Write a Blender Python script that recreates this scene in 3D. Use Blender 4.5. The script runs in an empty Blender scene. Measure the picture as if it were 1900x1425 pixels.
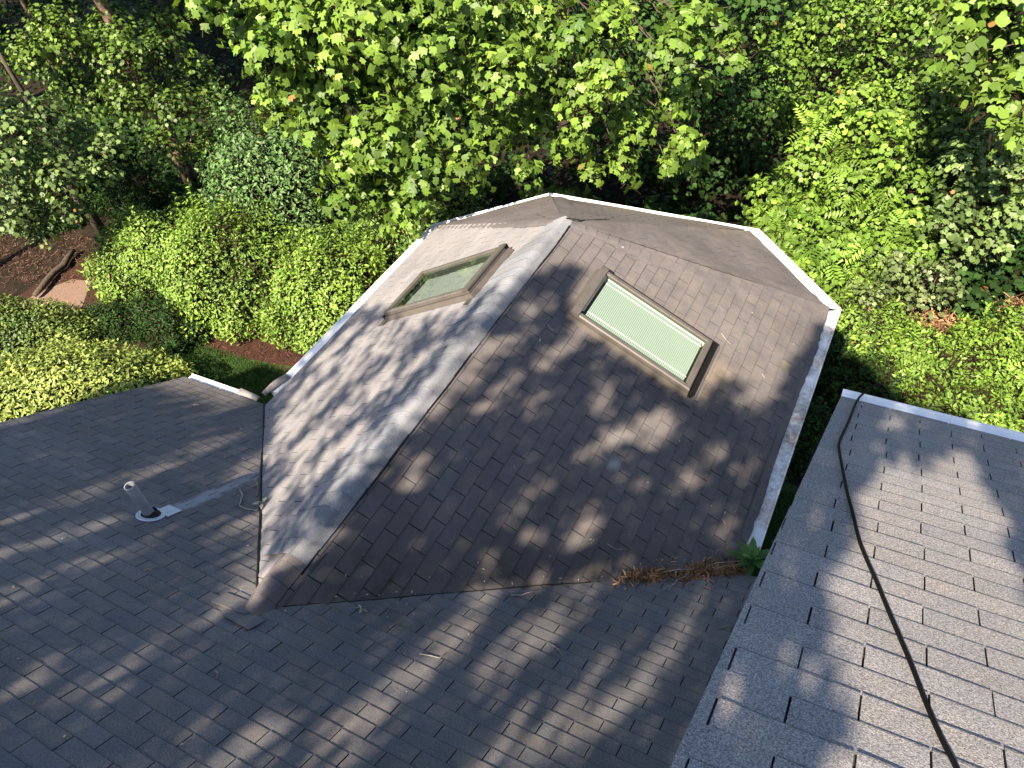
import bpy, bmesh, math, random
import numpy as np
from mathutils import Vector, Matrix

random.seed(7)
RNG = np.random.default_rng(11)
SC = bpy.context.scene
COL = SC.collection
S = 1.2            # drawing units -> metres
Z0 = 2.9           # height of the lower eaves above the ground


# ------------------------------------------------------------------ helpers
def link(o, parent=None):
    COL.objects.link(o)
    if parent is not None:
        o.parent = parent
    return o


def tag(o, label=None, cat=None, group=None, kind=None):
    if label: o['label'] = label
    if cat: o['category'] = cat
    if group: o['group'] = group
    if kind: o['kind'] = kind
    return o


def empty(name, loc=(0, 0, 0)):
    o = bpy.data.objects.new(name, None)
    o.empty_display_size = .2
    o.location = loc
    return link(o)


def place(o, parent):
    """link a mesh written in world coordinates under a parent that sits at its base"""
    link(o)
    if parent is not None:
        o.parent = parent
        o.matrix_parent_inverse = Matrix.Translation(-Vector(world_loc(parent)))
    return o


def world_loc(o):
    l = Vector(o.location)
    return l


def mesh_obj(name, verts, faces, mat, parent=None, tints=None, smooth=False):
    me = bpy.data.meshes.new(name)
    me.from_pydata([tuple(v) for v in verts], [], faces)
    if tints is not None:
        a = me.color_attributes.new('tint', 'FLOAT_COLOR', 'POINT')
        arr = np.ones((len(verts), 4), dtype=np.float32)
        arr[:, :3] = np.asarray(tints, dtype=np.float32)
        a.data.foreach_set('color', arr.ravel())
    if mat is not None:
        me.materials.append(mat)
    if smooth:
        me.polygons.foreach_set('use_smooth', [True] * len(me.polygons))
    me.update()
    o = bpy.data.objects.new(name, me)
    return place(o, parent)


class MB:
    """collects shapes into one mesh"""
    def __init__(self):
        self.v = []; self.f = []; self.t = []

    def add(self, verts, faces, tint=(.5, .5, 0)):
        n = len(self.v)
        self.v.extend([tuple(float(c) for c in q) for q in verts])
        self.f.extend([tuple(i + n for i in f) for f in faces])
        self.t.extend([tint] * len(verts))

    def box(self, c, half, rot=None, tint=(.5, .5, 0)):
        c = np.array(c, float); R = np.eye(3) if rot is None else np.array(rot, float)
        vs = []
        for sx in (-1, 1):
            for sy in (-1, 1):
                for sz in (-1, 1):
                    vs.append(c + R @ (np.array(half, float) * [sx, sy, sz]))
        self.add(vs, [(0, 1, 3, 2), (4, 6, 7, 5), (0, 4, 5, 1), (2, 3, 7, 6), (0, 2, 6, 4), (1, 5, 7, 3)], tint)

    def tube(self, pts, radii, n=8, cap=True, tint=(.5, .5, 0)):
        pts = [np.array(p, float) for p in pts]
        if np.isscalar(radii): radii = [radii] * len(pts)
        rings = []; up = np.array([.13, .21, .97])
        for i, p in enumerate(pts):
            d = pts[min(i + 1, len(pts) - 1)] - pts[max(i - 1, 0)]
            d = d / (np.linalg.norm(d) + 1e-9)
            a = np.cross(d, up)
            if np.linalg.norm(a) < .05: a = np.cross(d, [1, 0, 0])
            a /= np.linalg.norm(a); b = np.cross(d, a)
            rings.append([p + radii[i] * (math.cos(2 * math.pi * k / n) * a + math.sin(2 * math.pi * k / n) * b) for k in range(n)])
        vs = [q for r in rings for q in r]; fs = []
        for i in range(len(pts) - 1):
            for k in range(n):
                fs.append((i * n + k, i * n + (k + 1) % n, (i + 1) * n + (k + 1) % n, (i + 1) * n + k))
        if cap:
            fs.append(tuple(range(n - 1, -1, -1))); m = (len(pts) - 1) * n
            fs.append(tuple(m + k for k in range(n)))
        self.add(vs, fs, tint)

    def obj(self, name, mat, parent=None, smooth=False):
        return mesh_obj(name, self.v, self.f, mat, parent, self.t, smooth)


# ------------------------------------------------------------------ materials
def new_mat(name):
    m = bpy.data.materials.new(name); m.use_nodes = True
    nt = m.node_tree
    for n in list(nt.nodes): nt.nodes.remove(n)
    out = nt.nodes.new('ShaderNodeOutputMaterial')
    return m, nt, out


def N(nt, t, **kw):
    n = nt.nodes.new(t)
    for k, v in kw.items():
        if k.startswith('i_'):
            n.inputs[k[2:].replace('_', ' ')].default_value = v
        else:
            setattr(n, k, v)
    return n


def L(nt, a, b): nt.links.new(a, b)


def noise(nt, vec, scale, detail=3, rough=.55):
    n = N(nt, 'ShaderNodeTexNoise'); n.inputs['Scale'].default_value = scale
    n.inputs['Detail'].default_value = detail; n.inputs['Roughness'].default_value = rough
    L(nt, vec, n.inputs['Vector']); return n.outputs['Fac']


def ramp(nt, fac, stops):
    r = N(nt, 'ShaderNodeValToRGB'); e = r.color_ramp.elements
    while len(e) < len(stops): e.new(.5)
    for i, (p, c) in enumerate(stops):
        e[i].position = p; e[i].color = c if len(c) == 4 else (*c, 1)
    L(nt, fac, r.inputs['Fac']); return r.outputs['Color']


def math_(nt, op, a, b=None, c=None, clamp=False):
    n = N(nt, 'ShaderNodeMath', operation=op); n.use_clamp = clamp
    for i, x in enumerate((a, b, c)):
        if x is None: continue
        if isinstance(x, (int, float)): n.inputs[i].default_value = x
        else: L(nt, x, n.inputs[i])
    return n.outputs[0]


def mix(nt, fac, a, b, mode='MIX'):
    n = N(nt, 'ShaderNodeMix', data_type='RGBA', blend_type=mode)
    n.clamp_result = False
    for k, x in (('Factor', fac), ('A', a), ('B', b)):
        s = [i for i in n.inputs if i.name == k and i.enabled][0] if False else None
    fa, A, B = n.inputs[0], n.inputs[6], n.inputs[7]
    for s, x in ((fa, fac), (A, a), (B, b)):
        if isinstance(x, (int, float)): s.default_value = x
        elif isinstance(x, tuple): s.default_value = x if len(x) == 4 else (*x, 1)
        else: L(nt, x, s)
    return n.outputs[2]


def smooth_band(nt, x, lo, hi, soft):
    """1 between lo and hi with soft borders"""
    a = math_(nt, 'SUBTRACT', x, lo); a = math_(nt, 'DIVIDE', a, soft, clamp=True)
    b = math_(nt, 'SUBTRACT', hi, x); b = math_(nt, 'DIVIDE', b, soft, clamp=True)
    return math_(nt, 'MULTIPLY', a, b)


def principled(nt, out, base, rough=.6, spec=.5, metal=0.0, bump=None, bump_d=.002, bump_s=.5):
    p = N(nt, 'ShaderNodeBsdfPrincipled')
    if isinstance(base, tuple): p.inputs['Base Color'].default_value = base if len(base) == 4 else (*base, 1)
    else: L(nt, base, p.inputs['Base Color'])
    if isinstance(rough, (int, float)): p.inputs['Roughness'].default_value = rough
    else: L(nt, rough, p.inputs['Roughness'])
    p.inputs['Specular IOR Level'].default_value = spec
    p.inputs['Metallic'].default_value = metal
    if bump is not None:
        b = N(nt, 'ShaderNodeBump'); b.inputs['Strength'].default_value = bump_s
        b.inputs['Distance'].default_value = bump_d
        L(nt, bump, b.inputs['Height']); L(nt, b.outputs['Normal'], p.inputs['Normal'])
    L(nt, p.outputs[0], out.inputs['Surface'])
    return p


def coords(nt):
    return N(nt, 'ShaderNodeTexCoord').outputs['Object']


def shingle_mat(name, cool, warm, speck=.35, stain=.35, marks=(), dots=.5, streak=None, tabvar=.24):
    """granule covered asphalt: tint.r tone of the tab, tint.g cool/warm, tint.b darkening of underlay, edges and painted shadow lines"""
    m, nt, out = new_mat(name)
    co = coords(nt)
    at = N(nt, 'ShaderNodeVertexColor'); at.layer_name = 'tint'
    sep = N(nt, 'ShaderNodeSeparateColor'); L(nt, at.outputs['Color'], sep.inputs[0])
    big = noise(nt, co, .9, 4, .6)
    mid = noise(nt, co, 6.0, 5, .65)
    gran = noise(nt, co, 170, 2, .7)
    gran2 = noise(nt, co, 420, 1, .5)
    hue = math_(nt, 'ADD', math_(nt, 'MULTIPLY', sep.outputs[1], tabvar), math_(nt, 'MULTIPLY_ADD', math_(nt, 'SUBTRACT', mid, .5), 1.3, .3), clamp=True)
    col = mix(nt, hue, cool, warm)
    tone = math_(nt, 'MULTIPLY_ADD', sep.outputs[0], tabvar, 1 - tabvar * .5)
    st = math_(nt, 'MULTIPLY_ADD', math_(nt, 'SUBTRACT', big, .5), stain * 2.4, 1.0)
    st2 = math_(nt, 'MULTIPLY_ADD', math_(nt, 'SUBTRACT', mid, .5), stain * 1.5, 1.0)
    gr = math_(nt, 'MULTIPLY_ADD', math_(nt, 'SUBTRACT', gran, .5), speck * 4, 1.0)
    gr = math_(nt, 'MULTIPLY', gr, math_(nt, 'MULTIPLY_ADD', math_(nt, 'SUBTRACT', gran2, .5), speck * 2.5, 1.0))
    k = math_(nt, 'MULTIPLY', math_(nt, 'MULTIPLY', tone, st), math_(nt, 'MULTIPLY', st2, gr))
    k = math_(nt, 'MAXIMUM', k, .12)
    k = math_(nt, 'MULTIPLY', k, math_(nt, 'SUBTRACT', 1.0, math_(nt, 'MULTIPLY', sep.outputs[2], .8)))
    vm = N(nt, 'ShaderNodeVectorMath', operation='SCALE'); L(nt, col, vm.inputs[0]); L(nt, k, vm.inputs['Scale'])
    col = vm.outputs[0]
    # lasting stains: (centre, radius, colour, strength)
    for c, r, colr, s in marks:
        d = N(nt, 'ShaderNodeVectorMath', operation='DISTANCE'); L(nt, co, d.inputs[0]); d.inputs[1].default_value = c
        f = math_(nt, 'SUBTRACT', 1.0, math_(nt, 'DIVIDE', d.outputs['Value'], r), clamp=True)
        f = math_(nt, 'MULTIPLY', f, math_(nt, 'MULTIPLY_ADD', mid, 3.2, -.9), clamp=True)
        col = mix(nt, math_(nt, 'MULTIPLY', f, s, clamp=True), col, colr)
    if streak:
        x0, y0, y1, w = streak
        sx = N(nt, 'ShaderNodeSeparateXYZ'); L(nt, co, sx.inputs[0])
        wob = math_(nt, 'MULTIPLY_ADD', math_(nt, 'SUBTRACT', mid, .5), .22, 0)
        f = smooth_band(nt, math_(nt, 'ADD', sx.outputs[0], wob), x0 - w, x0 + w, .05)
        f2 = smooth_band(nt, sx.outputs[1], y0, y1, .08)
        fade = math_(nt, 'DIVIDE', math_(nt, 'SUBTRACT', y1 + .25, sx.outputs[1]), y1 - y0, clamp=True)
        f = math_(nt, 'MULTIPLY', math_(nt, 'MULTIPLY', f, f2), fade)
        f = math_(nt, 'MULTIPLY', f, math_(nt, 'MULTIPLY_ADD', gran, .8, .5), clamp=True)
        col = mix(nt, math_(nt, 'MULTIPLY', f, 1.0, clamp=True), col, (.27, .28, .31))
    # sparse pale droppings / lichen flecks
    vo = N(nt, 'ShaderNodeTexVoronoi'); vo.inputs['Scale'].default_value = 3.1; vo.inputs['Randomness'].default_value = 1
    L(nt, co, vo.inputs['Vector'])
    sv = N(nt, 'ShaderNodeSeparateColor'); L(nt, vo.outputs['Color'], sv.inputs[0])
    rad = math_(nt, 'MULTIPLY', math_(nt, 'SUBTRACT', sv.outputs[0], .45, clamp=True), .06)
    fl = math_(nt, 'LESS_THAN', vo.outputs['Distance'], math_(nt, 'MULTIPLY', rad, 1.0))
    col = mix(nt, math_(nt, 'MULTIPLY', fl, dots), col, (.5, .48, .44))
    hgt = math_(nt, 'MULTIPLY_ADD', gran2, .5, gran)
    principled(nt, out, col, .92, .3, bump=hgt, bump_d=.0035, bump_s=.55)
    return m


def leaf_mat(name, dark, light, trans=.38, rough=.5, spec=.3, tcol=None):
    rough = max(rough, .5); spec = min(spec, .3)
    m, nt, out = new_mat(name)
    at = N(nt, 'ShaderNodeVertexColor'); at.layer_name = 'tint'
    sep = N(nt, 'ShaderNodeSeparateColor'); L(nt, at.outputs['Color'], sep.inputs[0])
    col = mix(nt, sep.outputs[0], dark, light)
    v = math_(nt, 'MULTIPLY_ADD', sep.outputs[1], .85, .5)
    vm = N(nt, 'ShaderNodeVectorMath', operation='SCALE'); L(nt, col, vm.inputs[0]); L(nt, v, vm.inputs['Scale'])
    col = mix(nt, math_(nt, 'GREATER_THAN', sep.outputs[2], .9985), vm.outputs[0], (.2, .12, .04))
    p = N(nt, 'ShaderNodeBsdfPrincipled')
    L(nt, col, p.inputs['Base Color']); p.inputs['Roughness'].default_value = rough
    p.inputs['Specular IOR Level'].default_value = spec
    t = N(nt, 'ShaderNodeBsdfTranslucent')
    tc = mix(nt, 1.0, col, tcol or (1.35, 1.25, .55), 'MULTIPLY'); L(nt, tc, t.inputs['Color'])
    ms = N(nt, 'ShaderNodeMixShader'); ms.inputs[0].default_value = trans
    L(nt, p.outputs[0], ms.inputs[1]); L(nt, t.outputs[0], ms.inputs[2]); L(nt, ms.outputs[0], out.inputs['Surface'])
    return m


def simple_mat(name, c, rough=.6, spec=.5, var=.15, scale=8, bump=0, metal=0, c2=None, thr=.5):
    m, nt, out = new_mat(name); co = coords(nt)
    n = noise(nt, co, scale, 5, .6)
    c2 = c2 or tuple(x * (1 - var * 2) for x in c)
    col = ramp(nt, n, [(max(0, thr - .22), c2), (min(1, thr + .22), c)])
    principled(nt, out, col, rough, spec, metal, bump=n if bump else None, bump_d=bump or .001, bump_s=.6)
    return m


def bark_mat(name, a, b):
    m, nt, out = new_mat(name); co = coords(nt)
    mp = N(nt, 'ShaderNodeMapping'); mp.inputs['Scale'].default_value = (9, 9, 1.6); L(nt, co, mp.inputs['Vector'])
    n = noise(nt, mp.outputs[0], 2.2, 6, .65)
    principled(nt, out, ramp(nt, n, [(.3, a), (.7, b)]), .9, .2, bump=n, bump_d=.03, bump_s=.8)
    return m


# ------------------------------------------------------------------ leaves
def tri_fan(pts, c=(0, 0, 0)):
    v = [c] + list(pts); n = len(pts)
    return np.array(v, float), [(0, 1 + i, 1 + (i + 1) % n) for i in range(n)]


def polar(lst, drop=.16, fold=.0):
    out = []
    for a, r in lst:
        x, y = r * math.cos(math.radians(a)), r * math.sin(math.radians(a))
        out.append((x, y, -drop * r * r + fold * abs(x)))
    return out


half = [(90, 1.0), (76, .74), (63, .64), (52, .8), (40, .93), (26, .74), (13, .6), (0, .68), (-14, .74), (-34, .52), (-60, .36)]
LOBED = tri_fan(polar(half + [(180 - a, r) for a, r in reversed(half[1:])], .3, .16))
halfh = [(90, 1.0), (70, .62), (56, .6), (40, .8), (22, .6), (-5, .56), (-35, .5), (-65, .38)]
HEART = tri_fan(polar(halfh + [(180 - a, r) for a, r in reversed(halfh[1:])], .18, .1))
OVAL = (np.array([(0, 0, 0), (.24, .42, .07), (0, 1, -.05), (-.24, .42, .07)], float), [(0, 1, 2), (0, 2, 3)])


def make_frond(nl=6):
    v = []; f = []
    for i in range(nl):
        y = .1 + .8 * i / nl; ln = .34 * (1 - .35 * abs(i / nl - .4))
        for s in (-1, 1):
            n = len(v); z = -.25 * y * y
            v += [(0, y, z), (s * ln * .55, y - .02, z - .01), (s * ln, y + .10, z - .06), (s * ln * .5, y + .09, z)]
            f += [(n, n + 1, n + 2), (n, n + 2, n + 3)]
    n = len(v)
    v += [(-.05, .86, -.18), (.05, .86, -.18), (0, 1.12, -.3)]; f += [(n, n + 1, n + 2)]
    return np.array(v, float), f


FROND = make_frond()


def unit(a):
    return a / (np.linalg.norm(a, axis=-1, keepdims=True) + 1e-9)


def leaf_object(name, pos, nrm, tip, size, tmpl, mat, parent=None, tint=None, rng=RNG):
    tv, tf = tmpl; n = len(pos); k = len(tv)
    nrm = unit(nrm); t = tip - nrm * np.sum(tip * nrm, -1, keepdims=True); t = unit(t)
    b = np.cross(t, nrm)
    sz = size[:, None, None]
    V = pos[:, None, :] + sz * (tv[None, :, 0:1] * b[:, None, :] + tv[None, :, 1:2] * t[:, None, :] + tv[None, :, 2:3] * nrm[:, None, :])
    F = (np.arange(n)[:, None, None] * k + np.array(tf)[None]).reshape(-1, 3)
    me = bpy.data.meshes.new(name)
    me.vertices.add(n * k); me.vertices.foreach_set('co', V.astype(np.float32).ravel())
    m = len(F)
    me.loops.add(m * 3); me.loops.foreach_set('vertex_index', F.astype(np.int32).ravel())
    me.polygons.add(m); me.polygons.foreach_set('loop_start', np.arange(0, m * 3, 3, dtype=np.int32))
    me.update(calc_edges=True)
    if tint is None:
        tint = np.stack([rng.beta(1.6, 1.8, n), rng.random(n), rng.random(n)], 1)
    a = me.color_attributes.new('tint', 'FLOAT_COLOR', 'POINT')
    arr = np.ones((n, k, 4), np.float32); arr[:, :, :3] = tint[:, None, :]
    a.data.foreach_set('color', arr.ravel())
    me.materials.append(mat)
    o = bpy.data.objects.new(name, me)
    return place(o, parent)


def rand_dirs(n, rng=RNG):
    return unit(rng.normal(size=(n, 3)))


def clump_points(clumps, dens, squash=1.0, inner=.45, up=.5, droop=0.0, rng=RNG):
    """leaves spread through ball shaped clumps, denser towards their skins; normals look outwards and up"""
    P = []; Nn = []; T = []; Q = []
    for (x, y, z, r) in clumps:
        n = max(8, int(dens * r * r))
        d = rand_dirs(n, rng); d[:, 2] = np.where(d[:, 2] < -.45, -d[:, 2], d[:, 2])
        rad = r * (inner + (1.08 - inner) * rng.random(n) ** .6)
        lob = 1 + .22 * np.sin(d[:, 0] * 5 + x * 7) * np.sin(d[:, 1] * 6 + y * 5) + .18 * np.sin(d[:, 2] * 9 + z * 3)
        p = np.array([x, y, z]) + d * (rad * lob)[:, None] * np.array([1, 1, squash])
        keep = p[:, 2] > .05
        nn = d + np.array([0, 0, up]) + .55 * rng.normal(size=(n, 3))
        tt = d * .5 + np.array([0, 0, -droop]) + .7 * rng.normal(size=(n, 3))
        q = np.full(n, rng.random())
        P.append(p[keep]); Nn.append(nn[keep]); T.append(tt[keep]); Q.append(q[keep])
    return np.concatenate(P), np.concatenate(Nn), np.concatenate(T), np.concatenate(Q)


def clump_tint(q, bias=0.0, rng=RNG):
    n = len(q)
    r = np.clip(.55 * rng.beta(1.7, 1.7, n) + .45 * q + bias, 0, 1)
    return np.stack([r, rng.random(n), rng.random(n)], 1)

# ------------------------------------------------------------------ measured data (metres)
SUN=np.array([0.018055, 0.694424, -0.71934])
E1=np.array([0.999662, -0.025991, 0.0])
E2=np.array([0.018697, 0.719097, 0.694658])
LIT=[[0.3, 0.124, [-2.335, 3.488], [-2.258, 3.271], [-2.237, 3.17], [-2.234, 3.06]], [0.3, 0.09, [-1.723, 3.051], [-1.788, 2.97], [-1.774, 2.898]], [0.3, 0.094, [-1.256, 3.036], [-1.302, 2.957], [-1.388, 2.885], [-1.336, 2.828]], [0.3, 0.085, [-3.941, 3.205], [-3.992, 3.307], [-4.1, 3.436]], [0.3, 0.06, [-1.728, 3.502], [-1.743, 3.517]], [0.3, 0.085, [-2.958, 3.712], [-2.962, 3.732]], [0.3, 0.069, [-0.272, 3.112], [-0.223, 3.016], [-0.216, 2.937], [-0.154, 2.868], [-0.13, 2.815]], [0.3, 0.025, [0.176, 2.958], [0.183, 2.894]], [0.3, 0.045, [-0.503, 2.755], [-0.472, 2.717], [-0.432, 2.685]], [0.3, 0.031, [-0.465, 2.779], [-0.461, 2.785]], [0.3, 0.047, [0.578, 2.813], [0.576, 2.757], [0.59, 2.737]], [0.3, 0.05, [0.878, 2.873], [0.754, 2.808]], [0.3, 0.045, [0.891, 2.841], [0.879, 2.803]], [0.1, 0.101, [1.142, 3.392], [1.187, 3.266], [1.258, 3.167], [1.236, 3.092], [1.182, 3.032], [1.179, 2.983]], [0.3, 0.042, [1.407, 2.992], [1.336, 2.933]], [0.3, 0.052, [0.921, 2.909], [0.865, 2.859]], [0.3, 0.043, [0.989, 2.859], [1.011, 2.832]], [0.1, 0.063, [1.993, 3.104], [2.004, 3.044]], [0.1, 0.136, [1.704, 3.546], [1.686, 3.391], [1.653, 3.312]], [0.3, 0.038, [0.873, 3.294], [0.833, 3.227], [0.859, 3.16]], [0.1, 0.067, [2.511, 3.664], [2.538, 3.508], [2.514, 3.403], [2.434, 3.304], [2.319, 3.224], [2.173, 3.13]], [0.3, 0.031, [2.173, 3.13], [2.027, 3.087]], [0.3, 0.023, [2.271, 3.482], [2.184, 3.348], [2.095, 3.216]], [0.3, 0.044, [-0.134, 3.109], [-0.146, 3.072]], [0.15, 0.211, [-1.613, 5.002], [-1.537, 4.679], [-1.68, 4.458], [-1.717, 4.155], [-1.735, 4.006]], [0.15, 0.153, [-1.969, 4.971], [-1.917, 4.669]], [0.15, 0.147, [-1.0, 4.473], [-1.047, 4.207], [-1.085, 3.997], [-1.149, 3.774], [-0.974, 3.72], [-0.941, 3.613], [-0.883, 3.42], [-0.885, 3.34]], [0.15, 0.111, [-0.614, 4.081], [-0.665, 3.909], [-0.66, 3.765]], [0.15, 0.146, [-1.644, 3.866], [-1.714, 3.551]], [0.15, 0.105, [-0.482, 4.992], [-0.567, 4.703]], [0.15, 0.106, [-0.551, 4.205], [-0.433, 4.125]], [0.15, 0.093, [-0.949, 4.762], [-0.787, 4.529]], [0.15, 0.132, [-2.44, 4.846], [-2.536, 4.534]], [0.15, 0.139, [-2.203, 4.473], [-2.237, 4.2], [-2.02, 3.875]], [0.15, 0.152, [0.026, 5.202], [-0.055, 5.045]], [0.15, 0.141, [0.079, 4.863], [0.003, 4.746]], [0.15, 0.135, [-0.021, 4.521], [-0.153, 4.281], [-0.09, 4.177], [-0.202, 4.009]], [0.15, 0.083, [-0.6, 3.281], [-0.253, 3.102]], [0.15, 0.084, [-0.081, 3.297], [-0.154, 3.147]], [0.15, 0.074, [0.063, 3.604], [0.016, 3.437]], [0.15, 0.119, [-0.573, 5.593], [-0.717, 5.305]], [0.15, 0.105, [-0.109, 5.788], [-0.168, 5.523]], [0.15, 0.128, [-1.205, 5.221], [-1.147, 4.964]], [0.08, 0.062, [0.206, 5.787], [0.161, 5.639]], [0.08, 0.058, [0.256, 5.44], [0.2, 5.228]], [0.08, 0.054, [0.12, 5.227], [0.088, 4.962]], [0.08, 0.068, [0.627, 5.567], [0.564, 5.347], [0.535, 5.168]], [0.08, 0.037, [0.891, 5.314], [0.907, 5.344]], [0.08, 0.048, [0.413, 5.006], [0.395, 4.775], [0.292, 4.634]], [0.08, 0.041, [0.659, 4.966], [0.685, 4.762]], [0.08, 0.064, [1.075, 5.182], [1.111, 4.971]], [0.08, 0.069, [1.599, 5.06], [1.35, 4.73]], [0.08, 0.051, [1.708, 4.963], [1.65, 4.822]], [0.08, 0.096, [2.274, 5.507], [2.173, 5.4]], [0.08, 0.094, [2.343, 5.771], [2.353, 5.461]], [0.08, 0.105, [2.042, 4.568], [2.048, 4.595]], [0.08, 0.05, [2.149, 4.788], [2.158, 4.833]], [0.08, 0.043, [2.471, 4.819], [2.473, 4.69]], [0.08, 0.039, [2.497, 4.304], [2.462, 4.203]], [0.08, 0.036, [2.304, 4.372], [2.282, 4.319]], [0.08, 0.061, [0.212, 4.187], [0.273, 4.02]], [0.08, 0.039, [1.112, 4.275], [1.069, 4.204]], [0.08, 0.044, [1.011, 4.038], [1.004, 4.01]], [0.08, 0.046, [1.181, 3.877], [1.201, 3.829]], [0.08, 0.072, [1.513, 4.076], [1.484, 3.876]], [0.08, 0.05, [1.384, 4.792], [1.237, 4.549]], [0.08, 0.071, [1.593, 5.003], [1.585, 4.76]], [0.08, 0.051, [1.044, 3.612], [1.039, 3.573]], [0.08, 0.043, [1.374, 3.586], [1.398, 3.576]], [0.08, 0.033, [1.478, 4.353], [1.479, 4.387]], [0.08, 0.032, [0.896, 4.386], [0.912, 4.415]], [0.08, 0.031, [1.715, 4.367], [1.722, 4.406]], [0.08, 0.032, [1.879, 3.824], [1.705, 3.703]]]
LITP=[[[3.401, 5.588], [3.448, 5.408], [3.512, 5.419], [3.679, 5.575], [3.679, 5.585]], [[3.358, 5.332], [3.358, 5.071], [3.355, 4.912], [3.362, 4.966], [3.358, 4.867], [3.358, 4.792], [3.346, 4.746], [3.375, 4.718], [3.469, 4.686], [3.5, 3.7767534444200113], [4.3, 3.7767534444200113], [4.13, 4.576753444420011], [4.001, 5.142], [3.958, 5.269], [3.899, 5.411], [3.86, 5.535], [3.827, 5.486], [3.704, 5.385], [3.593, 5.339], [3.493, 5.33]]]
WTOP=[[-2.932, 3.867], [-2.928, 4.065], [-3.162, 5.098], [-2.361, 5.261], [-1.31, 5.203], [-0.785, 5.427], [-0.599, 5.692], [-0.078, 5.924], [0.149, 6.215], [0.076, 6.212], [0.282, 6.234], [0.364, 5.854], [0.516, 5.656], [0.816, 5.522], [1.259, 5.382], [1.69, 5.267], [1.87, 5.182], [1.922, 5.527], [2.121, 5.534], [2.282, 5.377], [2.404, 5.602], [2.501, 6.096], [2.589, 6.256], [2.681, 6.234], [2.65, 6.188]]
CABLE=[[3.324, 2.562, 5.35], [3.3, 2.349, 5.474], [3.286, 1.897, 5.737], [3.272, 1.562, 5.931], [3.286, 1.411, 6.019], [3.321, 1.185, 6.151], [3.358, 0.961, 6.281], [3.395, 0.768, 6.393], [3.433, 0.559, 6.515], [3.47, 0.418, 6.597], [3.507, 0.295, 6.668], [3.545, 0.156, 6.749], [3.584, 0.021, 6.827], [3.617, -0.098, 6.897], [3.637, -0.178, 6.943], [3.661, -0.267, 6.995], [3.684, -0.34, 7.037], [3.705, -0.397, 7.071], [3.724, -0.459, 7.107]]
STICKS=[["M", [[-1.374, 1.033, 3.839], [-1.268, 0.97, 3.876], [-1.158, 0.844, 3.949], [-1.081, 0.836, 3.953], [-0.992, 0.861, 3.939], [-1.0, 0.922, 3.903]]], ["M", [[-1.435, 1.244, 3.716], [-1.298, 1.158, 3.766], [-1.196, 1.051, 3.828]]], ["M", [[-3.632, 1.302, 3.682], [-3.625, 1.368, 3.644], [-3.627, 1.408, 3.621]]], ["M", [[-3.226, 2.005, 3.274], [-3.209, 2.044, 3.251], [-3.168, 2.039, 3.254]]], ["M", [[-2.489, 1.94, 3.311], [-2.402, 1.906, 3.331], [-2.33, 1.896, 3.337]]], ["M", [[-0.934, -0.143, 4.523], [-0.918, -0.115, 4.507], [-0.887, -0.069, 4.48]]], ["M", [[-1.716, 0.794, 3.978], [-1.737, 0.841, 3.951], [-1.741, 0.875, 3.931]]], ["M", [[0.271, -0.534, 4.75], [0.299, -0.542, 4.755], [0.316, -0.563, 4.767], [0.312, -0.581, 4.777]]], ["M", [[1.173, 0.23, 4.306], [1.242, 0.263, 4.287], [1.297, 0.275, 4.28], [1.308, 0.325, 4.251]]], ["M", [[1.345, 1.103, 3.798], [1.402, 1.15, 3.771], [1.432, 1.195, 3.745], [1.474, 1.265, 3.704]]], ["M", [[1.858, 0.794, 3.978], [1.909, 0.777, 3.988], [1.964, 0.732, 4.014]]], ["M", [[2.814, 1.646, 3.482], [2.857, 1.69, 3.457], [2.909, 1.732, 3.432]]], ["M", [[-2.66, 0.885, 3.925], [-2.614, 0.879, 3.929], [-2.637, 0.919, 3.905]]], ["R", [[1.752, 2.004, 3.503], [1.8, 2.003, 3.477], [1.842, 2.019, 3.455], [1.888, 2.062, 3.43]]], ["R", [[0.452, 3.682, 4.198], [0.489, 3.661, 4.178], [0.533, 3.663, 4.155]]], ["R", [[1.843, 4.958, 3.454], [1.909, 4.922, 3.419], [1.97, 4.901, 3.386]]], ["R", [[2.353, 4.789, 3.181], [2.39, 4.764, 3.162]]], ["R", [[2.491, 2.909, 3.108], [2.539, 2.872, 3.082]]], ["R", [[2.374, 2.666, 3.17], [2.398, 2.654, 3.157], [2.391, 2.63, 3.161]]]]
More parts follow.
